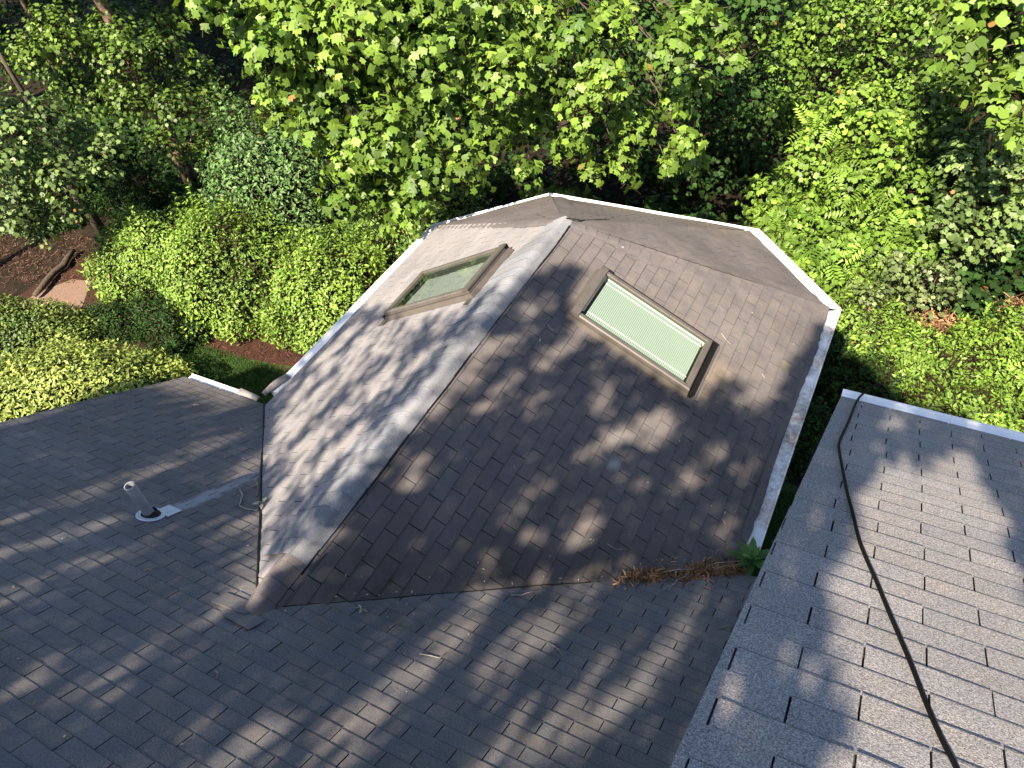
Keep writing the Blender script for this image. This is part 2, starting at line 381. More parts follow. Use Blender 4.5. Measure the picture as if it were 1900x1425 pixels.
VEG={"maple": [[-5.21, 5.81, 6.07, 0.36], [-5.47, 6.51, 5.49, 0.34], [-4.22, 5.66, 5.57, 0.42], [-5.36, 6.69, 5.64, 0.52], [-4.13, 6.25, 5.68, 0.55], [-4.37, 6.05, 5.12, 0.48], [-4.95, 6.22, 4.52, 0.38], [-3.94, 6.47, 5.2, 0.63], [-4.18, 6.21, 4.46, 0.57], [-3.14, 6.42, 5.69, 0.67], [-3.85, 7.07, 4.49, 0.67], [-3.84, 6.17, 3.96, 0.52], [-3.22, 6.29, 4.15, 0.59], [-3.76, 6.42, 3.22, 0.5], [-2.74, 6.37, 3.77, 0.47], [-3.0, 6.16, 3.24, 0.36], [-2.64, 6.83, 5.17, 0.68], [-2.66, 6.99, 4.27, 0.63], [-2.84, 7.07, 5.67, 0.61], [-2.27, 6.62, 3.79, 0.39], [-2.62, 8.22, 5.05, 0.75], [-1.97, 7.42, 4.77, 0.62], [-2.27, 7.3, 4.01, 0.48], [-2.11, 8.37, 3.68, 0.52], [-2.11, 8.88, 4.84, 0.69], [-1.73, 8.36, 4.39, 0.5], [-1.74, 7.41, 3.45, 0.28], [-1.17, 7.97, 5.05, 0.46], [-0.88, 7.57, 4.45, 0.46], [-1.49, 8.44, 3.29, 0.47], [-0.9, 8.59, 5.04, 0.48], [-0.62, 7.72, 4.71, 0.41], [-0.51, 8.39, 3.8, 0.45], [-0.67, 8.36, 3.28, 0.33], [-0.42, 8.04, 3.19, 0.18], [-1.09, 8.31, 2.97, 0.26], [0.14, 7.99, 5.01, 0.45], [0.04, 8.94, 4.98, 0.48], [0.09, 8.44, 4.16, 0.36], [0.5, 7.68, 4.05, 0.3], [0.07, 8.36, 3.31, 0.23], [0.3, 9.57, 4.76, 0.34], [0.6, 9.1, 4.67, 0.28], [0.89, 8.55, 4.78, 0.19], [0.21, 9.25, 4.12, 0.25], [0.48, 8.3, 3.49, 0.24], [-3.8, 5.75, 3.43, 0.32], [-3.53, 6.21, 2.83, 0.21]], "vinetree": [[-12.75, 7.63, 4.02, 0.53], [-12.54, 8.25, 4.22, 0.6], [-13.08, 8.92, 3.69, 0.56], [-11.57, 8.69, 3.58, 0.65], [-11.83, 9.84, 3.32, 0.62], [-11.59, 10.18, 2.6, 0.63], [-10.56, 9.66, 2.34, 0.46], [-10.88, 8.93, 2.52, 0.59], [-11.71, 8.59, 2.7, 0.6], [-12.69, 8.45, 2.77, 0.62], [-12.84, 8.15, 3.24, 0.55], [-11.19, 8.42, 1.93, 0.46], [-11.21, 8.92, 1.34, 0.38], [-10.94, 10.16, 1.54, 0.25], [-10.92, 9.47, 1.62, 0.3], [-12.45, 9.38, 3.9, 0.55], [-12.32, 10.48, 3.61, 0.43], [-10.86, 10.51, 1.84, 0.19]], "paletree": [[-11.0, 5.69, 3.63, 0.53], [-10.97, 6.29, 3.6, 0.48], [-11.44, 6.91, 2.9, 0.5], [-11.5, 5.83, 2.72, 0.62], [-10.58, 5.76, 2.69, 0.53], [-11.38, 5.13, 2.35, 0.55], [-10.86, 6.6, 2.64, 0.43], [-10.26, 6.8, 2.96, 0.33], [-11.62, 5.36, 1.86, 0.37], [-11.11, 5.17, 3.15, 0.53], [-10.91, 5.7, 2.09, 0.36], [-11.64, 6.18, 3.82, 0.31], [-11.38, 4.85, 2.11, 0.36], [-11.28, 5.32, 1.71, 0.34], [-11.19, 6.08, 1.69, 0.32], [-12.01, 5.7, 2.12, 0.51], [-10.46, 6.46, 2.44, 0.31]], "backtree": [[-0.91, 17.21, 1.8, 0.85], [0.03, 16.19, 1.19, 0.82], [0.24, 17.49, 1.77, 0.86], [1.08, 16.0, 2.61, 0.78], [1.75, 16.84, 1.67, 0.69], [1.81, 16.03, 0.96, 0.67], [2.43, 16.72, 0.35, 0.7], [0.64, 15.35, 0.78, 0.66], [0.13, 16.19, -0.5, 0.57], [2.48, 16.94, 2.14, 0.82], [2.67, 17.3, 1.1, 0.71], [0.99, 16.38, 1.44, 0.68], [2.77, 16.88, 2.61, 0.68], [1.83, 17.49, 2.34, 0.7]], "bigleaf": [[3.36, 10.67, 4.71, 0.49], [3.79, 10.54, 4.37, 0.49], [4.13, 10.06, 4.04, 0.44], [3.74, 10.22, 5.02, 0.51], [3.34, 9.83, 4.61, 0.34], [3.85, 9.91, 4.0, 0.3], [4.34, 9.73, 3.63, 0.26], [4.07, 9.47, 3.87, 0.24]], "vinemound": [[1.73, 12.13, 2.15, 0.48], [1.54, 11.63, 1.77, 0.47], [2.27, 11.68, 1.65, 0.52], [2.68, 11.9, 2.0, 0.47], [3.22, 12.33, 1.23, 0.5], [2.58, 11.66, 0.97, 0.59], [1.69, 11.56, 0.85, 0.59], [1.34, 11.04, 0.88, 0.47], [3.39, 11.69, 0.88, 0.48], [2.35, 10.74, 0.72, 0.57], [3.1, 10.78, 0.87, 0.51], [0.85, 11.76, 0.97, 0.44], [3.6, 10.74, 0.9, 0.41], [1.25, 12.08, 1.09, 0.44], [2.86, 11.24, -0.09, 0.49], [2.36, 11.06, -0.21, 0.43], [1.86, 11.81, 2.81, 0.31], [2.33, 11.89, 2.45, 0.36], [2.71, 12.62, 2.14, 0.33]], "paleshrub": [[3.82, 11.61, 2.14, 0.41], [4.33, 11.9, 2.16, 0.47], [4.33, 11.53, 1.74, 0.47], [3.9, 10.96, 1.8, 0.4], [4.76, 10.98, 1.81, 0.4], [4.41, 11.33, 1.22, 0.37], [3.85, 10.57, 1.59, 0.34], [4.72, 11.71, 2.04, 0.36], [4.28, 11.07, 0.94, 0.31], [4.67, 10.86, 1.27, 0.28]], "greyshrub": [[3.33, 9.91, 1.19, 0.34], [3.7, 10.23, 0.74, 0.4], [3.94, 9.91, 1.23, 0.34], [3.36, 9.96, 0.63, 0.35], [3.92, 10.01, 0.62, 0.3], [3.08, 9.61, 0.7, 0.34], [4.23, 9.84, 1.0, 0.24]], "darkvine": [[-0.99, 13.72, 0.62, 0.75], [-0.16, 13.4, 1.38, 0.65], [-0.38, 13.03, -0.06, 0.55], [-1.35, 13.09, -0.0, 0.62], [0.38, 13.27, -0.26, 0.49], [-0.05, 13.8, 0.21, 0.56], [-1.84, 12.77, -0.45, 0.37], [-2.99, 12.44, -0.4, 0.44], [-3.65, 11.24, 0.72, 0.41], [-4.7, 11.22, 0.48, 0.48], [-5.3, 10.79, 0.29, 0.42], [-0.98, 13.08, 1.88, 0.58], [0.07, 13.4, 2.19, 0.64]], "rightmid": [[3.11, 13.01, 2.4, 0.55], [3.56, 13.51, 2.42, 0.57], [4.27, 13.28, 1.72, 0.52], [3.55, 12.73, 2.1, 0.49], [4.65, 12.64, 1.72, 0.44], [3.1, 13.59, 1.4, 0.47], [3.81, 13.42, 3.57, 0.55], [3.02, 13.58, 3.79, 0.55], [5.07, 13.16, 0.76, 0.47], [4.37, 13.75, 2.68, 0.57], [3.75, 13.54, 2.9, 0.51]], "centermid": [[-3.11, 10.32, 3.87, 0.6], [-2.88, 10.97, 2.84, 0.63], [-1.91, 10.2, 2.62, 0.55], [-1.57, 10.61, 3.15, 0.6], [-1.31, 11.19, 3.67, 0.6], [-0.65, 10.98, 3.09, 0.55], [-0.44, 11.76, 3.34, 0.57], [0.18, 11.01, 2.98, 0.49], [-3.58, 10.26, 2.36, 0.58], [-4.11, 9.67, 2.04, 0.58], [-2.86, 10.35, 4.49, 0.59], [-2.27, 11.13, 3.8, 0.61], [-1.03, 10.22, 2.23, 0.49], [-0.32, 10.47, 1.89, 0.45], [-4.45, 9.48, 3.34, 0.61], [-4.89, 8.93, 2.85, 0.56], [-5.29, 8.26, 2.3, 0.51], [-0.74, 12.27, 3.94, 0.63], [0.28, 11.77, 4.26, 0.55], [-1.09, 11.32, 4.34, 0.6]]}
SHADE=[[-7.803, 0.693], [-7.557, 2.417], [-7.076, 2.999], [-6.697, 3.443], [-6.425, 3.614], [-6.333, 3.623], [-3.094, 3.684], [-2.928, 4.065], [-3.162, 5.098], [-2.361, 5.261], [-1.31, 5.203], [-0.785, 5.427], [-0.599, 5.692], [-0.078, 5.924], [0.149, 6.215], [0.076, 6.212], [0.282, 6.234], [0.364, 5.854], [0.516, 5.656], [0.816, 5.522], [1.259, 5.382], [1.69, 5.267], [1.87, 5.182], [1.922, 5.527], [2.121, 5.534], [2.282, 5.377], [2.404, 5.602], [2.501, 6.096], [2.589, 6.256], [2.681, 6.234], [2.65, 6.188], [2.488, 6.451], [3.069, 6.426], [3.278, 6.247], [3.633, 6.04], [4.588, 5.984], [4.8, 3.729], [3.3, 3.577], [3.3, 2.527], [-4.5, 1.914]]
LEFTB=[5.93, 7.092]
CANB=[9.684, 17.555]
# ------------------------------------------------------------------ house numbers (drawing units)
W, CN, YB, YC, H, YV, YA = 2.3997, 1.307, 5.3811, 6.484, 1.2831, 2.206, 4.2227
XR = -3.366          # rake of the lower roof
XW = 2.62            # rake of the upper roof
UP = 2.0             # the upper roof lies this much higher


def Wd(x, y, z=0.0):
    return np.array([x * S, y * S, z * S + Z0])


M_MAIN = shingle_mat('charcoal_shingle', (.108, .114, .132), (.142, .122, .106), speck=.5, stain=.3,
                     streak=(-1.5, .42, 1.9, .085), dots=.35,
                     marks=[((-3.6, 2.2, 3.1), 1.6, (.06, .05, .045), .5), ((.7, .5, 4.3), .8, (.045, .045, .045), .7),
                            ((1.6, 1.35, 3.7), .6, (.04, .04, .04), .7)])
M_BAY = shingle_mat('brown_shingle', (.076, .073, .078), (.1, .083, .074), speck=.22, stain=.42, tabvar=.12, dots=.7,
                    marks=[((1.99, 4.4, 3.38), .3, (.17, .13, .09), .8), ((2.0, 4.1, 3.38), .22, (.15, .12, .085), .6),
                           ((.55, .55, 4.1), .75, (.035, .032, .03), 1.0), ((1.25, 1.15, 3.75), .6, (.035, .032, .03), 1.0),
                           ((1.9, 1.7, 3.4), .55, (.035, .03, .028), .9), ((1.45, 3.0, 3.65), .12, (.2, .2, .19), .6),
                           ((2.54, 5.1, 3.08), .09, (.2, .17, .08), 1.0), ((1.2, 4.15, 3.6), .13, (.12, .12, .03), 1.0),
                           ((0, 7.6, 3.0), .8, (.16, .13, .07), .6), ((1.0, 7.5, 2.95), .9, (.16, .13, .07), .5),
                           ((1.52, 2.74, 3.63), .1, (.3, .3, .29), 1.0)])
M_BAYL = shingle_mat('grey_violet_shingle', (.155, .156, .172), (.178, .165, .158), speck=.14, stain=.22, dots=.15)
M_UP = shingle_mat('grey_shingle', (.186, .187, .2), (.235, .208, .186), speck=.75, stain=.16, dots=.3)
M_CAP = shingle_mat('blue_grey_cap', (.14, .153, .178), (.165, .163, .168), speck=.5, stain=.25, dots=.05)
M_CAPO = shingle_mat('old_brown_cap', (.1, .095, .1), (.13, .105, .098), speck=.35, stain=.3, dots=.1)
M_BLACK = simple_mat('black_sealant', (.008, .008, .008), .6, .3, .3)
M_WHITE = simple_mat('white_aluminium', (.74, .75, .76), .38, .5, .04, 5)
M_SIDING = simple_mat('pale_siding', (.55, .54, .5), .7, .3, .05, 3)
M_DARKIN = simple_mat('dark_inside', (.03, .03, .03), .9, .2, .2)

m, nt, out = new_mat('dirty_gutter_white'); co = coords(nt)
n1 = noise(nt, co, 3.2, 6, .72); n2_ = noise(nt, co, 22, 4, .7)
f = math_(nt, 'ADD', math_(nt, 'MULTIPLY', n1, .75), math_(nt, 'MULTIPLY', n2_, .35))
sy = N(nt, 'ShaderNodeSeparateXYZ'); L(nt, co, sy.inputs[0])
clean = math_(nt, 'DIVIDE', math_(nt, 'SUBTRACT', 3.15, sy.outputs[1]), .35, clamp=True)
f = math_(nt, 'SUBTRACT', f, math_(nt, 'MULTIPLY', clean, .5))
principled(nt, out, ramp(nt, f, [(.46, (.7, .71, .72)), (.56, (.5, .48, .46)), (.66, (.27, .22, .2)), (.8, (.17, .13, .12))]), .55, .4)
M_DIRTY = m


def roof_frame(o, ux, vx):
    o = np.array(o, float); U = np.array(ux, float); U /= np.linalg.norm(U)
    V = np.array(vx, float); V -= U * (V @ U); V /= np.linalg.norm(V)
    Nn = np.cross(U, V)
    if Nn[2] < 0: Nn = -Nn
    return o, U, V, Nn


def clip_poly(poly, a, b, side):
    """keep the part of poly on one side of the directed line a->b"""
    out = []; n = len(poly)
    def val(p): return side * ((b[0] - a[0]) * (p[1] - a[1]) - (b[1] - a[1]) * (p[0] - a[0]))
    for i in range(n):
        p, q = poly[i], poly[(i + 1) % n]; vp, vq = val(p), val(q)
        if vp >= 0: out.append(p)
        if (vp >= 0) != (vq >= 0):
            t = vp / (vp - vq); out.append((p[0] + t * (q[0] - p[0]), p[1] + t * (q[1] - p[1])))
    return out


def shingle_roof(name, frame, poly, expo, tabw, uph, vph, mat, parent, th=.005, gap=.0068, sag=.006, seed=1, edge=.0045):
    """overlapping three-tab courses laid over a convex polygon given in roof coordinates (metres)"""
    rng = random.Random(seed)
    o, U, V, Nn = frame
    mb = MB()
    area = sum(poly[i][0] * poly[(i + 1) % len(poly)][1] - poly[(i + 1) % len(poly)][0] * poly[i][1] for i in range(len(poly)))
    side = 1 if area > 0 else -1
    ph = [rng.uniform(0, 6) for _ in range(4)]

    def warp(u, v):
        return sag * (math.sin(u * 1.7 + ph[0]) * math.sin(v * 1.3 + ph[1]) + .6 * math.sin(u * 4.1 + ph[2]) * math.sin(v * 3.3 + ph[3]))

    def P(u, v, hgt):
        return o + U * u + V * v + Nn * (hgt + warp(u, v))
    us = [p[0] for p in poly]; vs = [p[1] for p in poly]
    u0, u1, v0, v1 = min(us), max(us), min(vs), max(vs)
    base = [P(u, v, -.02) for u, v in poly]
    mb.add(base, [tuple(range(len(poly)))] if side > 0 else [tuple(range(len(poly)))[::-1]], (.3, .5, .74))
    k0 = math.floor((v0 - vph) / expo) - 1; k1 = math.ceil((v1 - vph) / expo) + 1
    for k in range(k0, k1):
        va = vph + k * expo; vb = va + expo
        off = uph + (.5 * tabw if k % 2 else 0) + rng.uniform(-.006, .006)
        j0 = math.floor((u0 - off) / tabw) - 1; j1 = math.ceil((u1 - off) / tabw) + 1
        rowtone = rng.uniform(.3, .7)
        for j in range(j0, j1):
            ua = off + j * tabw + gap * .5 * rng.uniform(.7, 1.3); ub = off + (j + 1) * tabw - gap * .5 * rng.uniform(.7, 1.3)
            lo = [va + rng.uniform(-.0018, .0018), va + rng.uniform(-.0018, .0018)]
            quad = [(ua, lo[0]), (ub, lo[1]), (ub, vb + .004), (ua, vb + .004)]
            pl = quad
            for i in range(len(poly)):
                pl = clip_poly(pl, poly[i], poly[(i + 1) % len(poly)], side)
                if len(pl) < 3: break
            if len(pl) < 3: continue
            tone = min(1, max(0, .5 * rowtone + .5 * rng.random() + (.25 if rng.random() < .06 else 0)))
            tint = (tone, rng.random(), 0)
            t1 = th * rng.uniform(.85, 1.25)
            curl = [t1 + max(0, rng.gauss(0, .0012)), t1 + max(0, rng.gauss(0, .0012))]

            def hh(u, v):
                s = (v - va) / expo; w = (u - ua) / max(1e-6, ub - ua)
                e = curl[0] * (1 - w) + curl[1] * w
                return e * (1 - s) + .0012 * s
            top = [P(u, v, hh(u, v)) for u, v in pl]
            n = len(top); idx = tuple(range(n))
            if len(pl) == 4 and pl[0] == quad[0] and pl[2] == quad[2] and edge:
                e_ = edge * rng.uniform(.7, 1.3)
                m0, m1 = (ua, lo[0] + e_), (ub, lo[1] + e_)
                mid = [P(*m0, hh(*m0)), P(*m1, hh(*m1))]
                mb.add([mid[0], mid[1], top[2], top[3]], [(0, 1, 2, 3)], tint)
                mb.add([top[0], top[1], mid[1] - Nn * .0002, mid[0] - Nn * .0002], [(0, 1, 2, 3)], (tone, .4, .62))  # dark lower strip: worn edge plus a painted shadow line under the course
            else: mb.add(top, [idx], tint)
            # butt and side edges
            for i in range(n):
                p, q = pl[i], pl[(i + 1) % n]
                low = abs(p[1] - va) < .004 and abs(q[1] - va) < .004
                sidee = abs(p[0] - q[0]) < 1e-6 and (abs(p[0] - ua) < 1e-5 or abs(p[0] - ub) < 1e-5)
                if low or sidee:
                    mb.add([P(*p, hh(*p)), P(*q, hh(*q)), P(*q, -.006), P(*p, -.006)], [(0, 3, 2, 1)], (tone * .5, .4, .6))
    ob = mb.obj(name, mat, parent)
    return ob


house = empty('house', (0, 0, 0))
tag(house, 'house with dark shingled roofs, an angled bay with two skylights and a higher roof', 'house')

# ---- lower roof (falls towards +y)
SLM = math.hypot(H, YV) * S                          # slope length from ridge line of the bay to the eave
cy, cz = YV / math.hypot(H, YV), -H / math.hypot(H, YV)
fr_main = roof_frame(Wd(0, 0, H), (1, 0, 0), (0, -cy, -cz))
E_M = .1025 * S; TW = .2615 * S
UPM = 1.2 * -.4635
vmin = -(SLM - .115 * S); vmax = 3.9 * S
polyM = [(XR * S, vmin), (2.95 * S, vmin), (2.95 * S, vmax), (XR * S, vmax)]
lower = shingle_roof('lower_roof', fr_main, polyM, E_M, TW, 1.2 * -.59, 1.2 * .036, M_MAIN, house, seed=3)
lower['label'] = 'charcoal three-tab roof slope with a vent pipe'

# ---- upper roof
fr_up = roof_frame(Wd(0, 0, H + UP), (1, 0, 0), (0, -cy, -cz))
E_U = .1025 * S
ve = -2.03 / cy * S
polyU = [(2.672 * S, ve), (7.4 * S, ve), (7.4 * S, 2.75 * S), (2.585 * S, 2.75 * S), (2.607 * S, .8 * S)]
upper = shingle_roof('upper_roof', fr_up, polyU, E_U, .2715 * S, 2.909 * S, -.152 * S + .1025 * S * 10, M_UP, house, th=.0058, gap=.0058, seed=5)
upper['label'] = 'grey shingle slope of the higher roof with a black cable lying on it'

# ---- bay roof
SL = math.hypot(W, H)
ab = math.hypot(W, H)
bay = empty('bay_roof', (0, 0, 0)); bay.parent = house
bay['label'] = 'hipped bay roof with ridge running away and three-sided end'
EB = .1065 * S


def bay_face(name, e0, e1, tops, mat, expo, uph, vph, seed, v_edge=.118, label=None):
    """slope from the eave line e0->e1 (gutter lip) up to the points in tops"""
    a, b = Wd(*e0), Wd(*e1); t = Wd(*tops[0])
    o, U, V, Nn = roof_frame(a, b - a, t - a)
    pts = [(float((q - o) @ U), float((q - o) @ V)) for q in [a, b] + [Wd(*t) for t in tops]]
    pl = pts
    v = v_edge * S
    pl = clip_poly(pl, (-99, v), (99, v), 1)
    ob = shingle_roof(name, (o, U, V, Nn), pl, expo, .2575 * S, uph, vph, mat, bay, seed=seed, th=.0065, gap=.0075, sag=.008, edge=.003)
    if label: ob['label'] = label
    return ob, (o, U, V, Nn)


apex = (0, YA, H); pstart = (0, -.02, H)
slR = SL * S
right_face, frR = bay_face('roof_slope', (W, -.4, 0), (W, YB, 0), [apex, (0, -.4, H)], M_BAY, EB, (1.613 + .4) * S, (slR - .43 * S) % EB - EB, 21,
                           label='dark brown slope carrying the skylight with the pale blind')
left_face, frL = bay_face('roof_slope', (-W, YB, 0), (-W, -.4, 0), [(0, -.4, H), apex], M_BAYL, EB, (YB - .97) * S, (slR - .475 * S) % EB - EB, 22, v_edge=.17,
                          label='paler grey slope carrying the skylight that mirrors trees')
ends = [((W, YB, 0), (CN, YC, 0)), ((CN, YC, 0), (-CN, YC, 0)), ((-CN, YC, 0), (-W, YB, 0))]
for i, (a, b) in enumerate(ends):
    aa, bb = np.array(a), np.array(b)
    d = bb - aa; d = d / np.linalg.norm(d); w_ = np.array(apex) - aa; w_ = w_ - d * (w_ @ d)
    sl_ = np.linalg.norm(w_) * S
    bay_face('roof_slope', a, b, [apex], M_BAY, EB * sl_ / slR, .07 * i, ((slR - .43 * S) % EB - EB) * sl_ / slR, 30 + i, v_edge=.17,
             label=['brown end slope beside the trees', 'brown end slope farthest out', 'brown end slope nearest the big shrubs'][i])

# ---- woven hips: each course bends round the corner between two slopes
def hip_weave(corner, ea, eb, seed, wmax=.24):
    rng = random.Random(seed); mb = MB()
    top, cor = np.array(apex, float), np.array(corner, float)
    da = np.array([*ea, 0.0]) - cor; da /= np.linalg.norm(da); db = np.array([*eb, 0.0]) - cor; db /= np.linalg.norm(db)
    n = int((SL - .118) / .1065); nn = np.array([*(cor[:2] / np.linalg.norm(cor[:2])) * .45, .9])
    for k in range(n):
        t0 = ((SL - .43) % .1065 + (k - 0) * .1065) / SL; t1 = t0 + .1065 / SL + .003
        if t0 < .05 or t1 > .97: continue
        w_ = min(wmax, .55 * (1 - t0) + .02) * rng.uniform(.85, 1.1)
        rows = []
        for t, lift in ((t0, .013), (t1, .008)):
            hpt = cor * (1 - t) + top * t; p1 = hpt + da * w_; p2 = hpt + db * w_
            for s in np.linspace(0, 1, 9):
                q = p1 * (1 - s) ** 2 + hpt * 2 * s * (1 - s) + p2 * s * s
                e = 1 - abs(2 * s - 1) ** 6 * .75
                rows.append(Wd(*(q + nn * lift * e)))
        low = [p - nn * .007 for p in rows[:9]]
        tint = (rng.uniform(.35, .65), rng.random(), 0)
        mb.add(rows, [(i, i + 1, 9 + i + 1, 9 + i) for i in range(8)], tint)
        mb.add(rows[:9] + low, [(i, 9 + i, 9 + i + 1, i + 1) for i in range(8)], (.2, .4, .6))
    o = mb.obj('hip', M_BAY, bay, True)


hip_weave((W, YB, 0), (W, 0), (CN, YC), 1); hip_weave((CN, YC, 0), (W, YB), (-CN, YC), 2)
hip_weave((-CN, YC, 0), (CN, YC), (-W, YB), 3); hip_weave((-W, YB, 0), (-CN, YC), (-W, 0), 4, .1)

# ---- ridge caps: bent overlapping sheets, each lifted at the end towards -y
nL = np.array([-H, 0, W]) / SL; dL = np.array([-W, 0, -H]) / SL
nR = np.array([H, 0, W]) / SL; dR = np.array([W, 0, -H]) / SL


def cap_section(wl, wr, lift, k=1.0):
    prof = []
    for d, hgt in ((wl, .003), (wl * .84, .011), (wl * .66, .022), (wl * .5, .032), (wl * .36, .041), (wl * .24, .047), (wl * .14, .05), (wl * .06, .05)):
        prof.append(dL * d * 1.0 + nL * (hgt * k + lift))
    prof.append(np.array([0, 0, .047 * k + lift]))
    for d, hgt in ((.014, .041), (.03, .034), (.05, .025), (wr, .014)):
        prof.append(dR * d + nR * (hgt * k + lift))
    return prof


def ridge_caps(y0, y1, expo, wl, wr, mat, name, label, seed, taper=False):
    rng = random.Random(seed); mb = MB()
    y = y0; i = 0
    while y < y1:
        ln = expo * 1.9; ww = wl * rng.uniform(.98, 1.02); rr = wr * rng.uniform(.95, 1.05)
        secs = []
        for t in (0, .5, 1):
            lift = .0075 * (1 - t) + .0006
            yy = y + ln * t
            tp = max(.25, min(1.0, (YA - yy) / .5)) if taper else 1.0
            skew = rng.uniform(-.004, .004)
            secs.append([Wd(0, 0, H) + q * S + np.array([0, yy * S + skew + .03 * (k - 5) * .12 * 0, 0]) for k, q in enumerate(cap_section(ww * (.35 + .65 * tp), rr, lift, tp))])
        n = len(secs[0]); vs = [p for s in secs for p in s]; fs = []
        for a in range(2):
            for k in range(n - 1):
                fs.append((a * n + k, a * n + k + 1, (a + 1) * n + k + 1, (a + 1) * n + k))
        tint = (rng.uniform(0, 1), rng.random(), 0)
        mb.add(vs, fs, tint)
        # front lip and side lip
        lip = [p - np.array([0, 0, .007]) for p in secs[0]]
        mb.add(secs[0] + lip, [(k, n + k, n + k + 1, k + 1) for k in range(n - 1)], (.2, .5, .5))
        side = [s[-1] for s in secs]; sl2 = [p - np.array([0, 0, .012]) for p in side]
        mb.add(side + sl2, [(0, 1, 4, 3), (1, 2, 5, 4)], (.2, .5, .7))
        y += expo; i += 1
    o = mb.obj(name, mat, bay, smooth=True); o['label'] = label
    return o


ridge_caps(.36, YA - .13, .127, .4, .08, M_CAP, 'ridge_cap', 'wide blue grey caps along the bay ridge', 4, True)
ridge_caps(-.05, .34, .12, .17, .075, M_CAPO, 'ridge_cap', 'older brown caps at the low end of the ridge', 6)
# flared shingle where the ridge dies into the lower roof
mb = MB()
def on_main(x, y, up_=0.0):
    return Wd(x, y, H - y * H / YV) + np.array([0, .503, .864]) * up_
for fx, fy, w_, l_, rz in ((-.12, -.04, .12, .055, .1), (-.0, -.1, .12, .055, -.03)):
    c_, s_ = math.cos(rz), math.sin(rz)
    fl = [on_main(fx + a * c_ - b * s_, fy + a * s_ + b * c_, .011 + (.012 if b < 0 else 0)) for a, b in ((-w_, -l_), (w_, -l_), (w_, l_), (-w_, l_))]
    fl2 = [p - np.array([0, 0, .007]) for p in fl]
    mb.add(fl + fl2, [(0, 1, 2, 3)] + [(i, 4 + i, 4 + (i + 1) % 4, (i + 1) % 4) for i in range(4)], (.7, .7, 0))
mb.obj('valley_patch', M_MAIN, bay)
# dark lifted line under the caps and the open seams
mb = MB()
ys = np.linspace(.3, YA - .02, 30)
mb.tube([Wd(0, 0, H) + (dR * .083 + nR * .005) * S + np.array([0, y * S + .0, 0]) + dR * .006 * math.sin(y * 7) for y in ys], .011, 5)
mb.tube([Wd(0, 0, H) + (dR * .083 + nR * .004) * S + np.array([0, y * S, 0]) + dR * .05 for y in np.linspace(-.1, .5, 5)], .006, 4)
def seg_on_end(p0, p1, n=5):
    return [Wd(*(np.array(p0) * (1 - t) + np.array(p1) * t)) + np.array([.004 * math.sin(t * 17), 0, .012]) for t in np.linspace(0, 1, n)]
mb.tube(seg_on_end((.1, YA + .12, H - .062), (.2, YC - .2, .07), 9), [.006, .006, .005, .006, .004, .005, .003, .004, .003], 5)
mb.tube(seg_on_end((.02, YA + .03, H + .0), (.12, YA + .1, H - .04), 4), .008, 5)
# valley lines
def valley(sgn, a, b, up_):
    pts = []
    for t in np.linspace(a, b, 16):
        x = sgn * W * t; y = YV * t
        pts.append(Wd(x, y, H * (1 - t)) + np.array([0, 0, up_]) + RNG.normal(size=3) * .003)
    return pts
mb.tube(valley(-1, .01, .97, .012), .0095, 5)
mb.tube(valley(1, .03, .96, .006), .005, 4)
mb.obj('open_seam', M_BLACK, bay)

# ---- gutters: a lidded trough with a rolled outer lip, mitred at the corners
def offset_path(path, d):
    out = []; n = len(path); path = [np.array(p, float) for p in path]
    for i, p in enumerate(path):
        dirs = []
        if i > 0: dirs.append((path[i] - path[i - 1]) / np.linalg.norm(path[i] - path[i - 1]))
        if i < n - 1: dirs.append((path[i + 1] - path[i]) / np.linalg.norm(path[i + 1] - path[i]))
        nn = [np.array([d_[1], -d_[0]]) for d_ in dirs]
        if len(nn) == 1: out.append(p + nn[0] * d)
        else:
            b = nn[0] + nn[1]; b = b / (b @ nn[0]); out.append(p + b * d)
    return out


# outline offsets are measured inwards (drawing units), heights relative to the lip
GUT = [(.13, .012), (.12, .01), (.02, -.004), (.013, .006), (.004, .006), (0, 0), (.0, -.03), (.022, -.1), (.12, -.1), (.13, .0)]


GUT_HI = [(.18, .062), (.15, .054), (.075, .03), (.02, .02), (.013, .03), (.004, .03), (0, .022), (0, -.03), (.022, -.1), (.18, -.1)]


def gutter_run(path, i, zc, mat, parent, name='gutter', flip=1, jag=0.0, ends=(True, True), GUT=GUT):
    secs = []
    offs = {d: offset_path(path, flip * d) for d, _ in GUT}
    p = path
    def sec(j):
        return [np.array([offs[d][j][0] * S, offs[d][j][1] * S, (zc + z) * S + Z0]) for d, z in GUT]
    a, b = sec(i), sec(i + 1); n = len(GUT)
    mb = MB()
    steps = 1 if not jag else 26
    rows = []
    for s in range(steps + 1):
        t = s / steps; r = [a[k] * (1 - t) + b[k] * t for k in range(n)]
        rows.append(r)
    vs = [q for r in rows for q in r]; fs = []
    for s in range(steps):
        for k in range(n):
            fs.append((s * n + k, s * n + (k + 1) % n, (s + 1) * n + (k + 1) % n, (s + 1) * n + k))
    if ends[0]: fs.append(tuple(range(n)))
    if ends[1]: fs.append(tuple(range(steps * n, steps * n + n))[::-1])
    mb.add(vs, fs)
    return mb.obj(name, mat, parent)


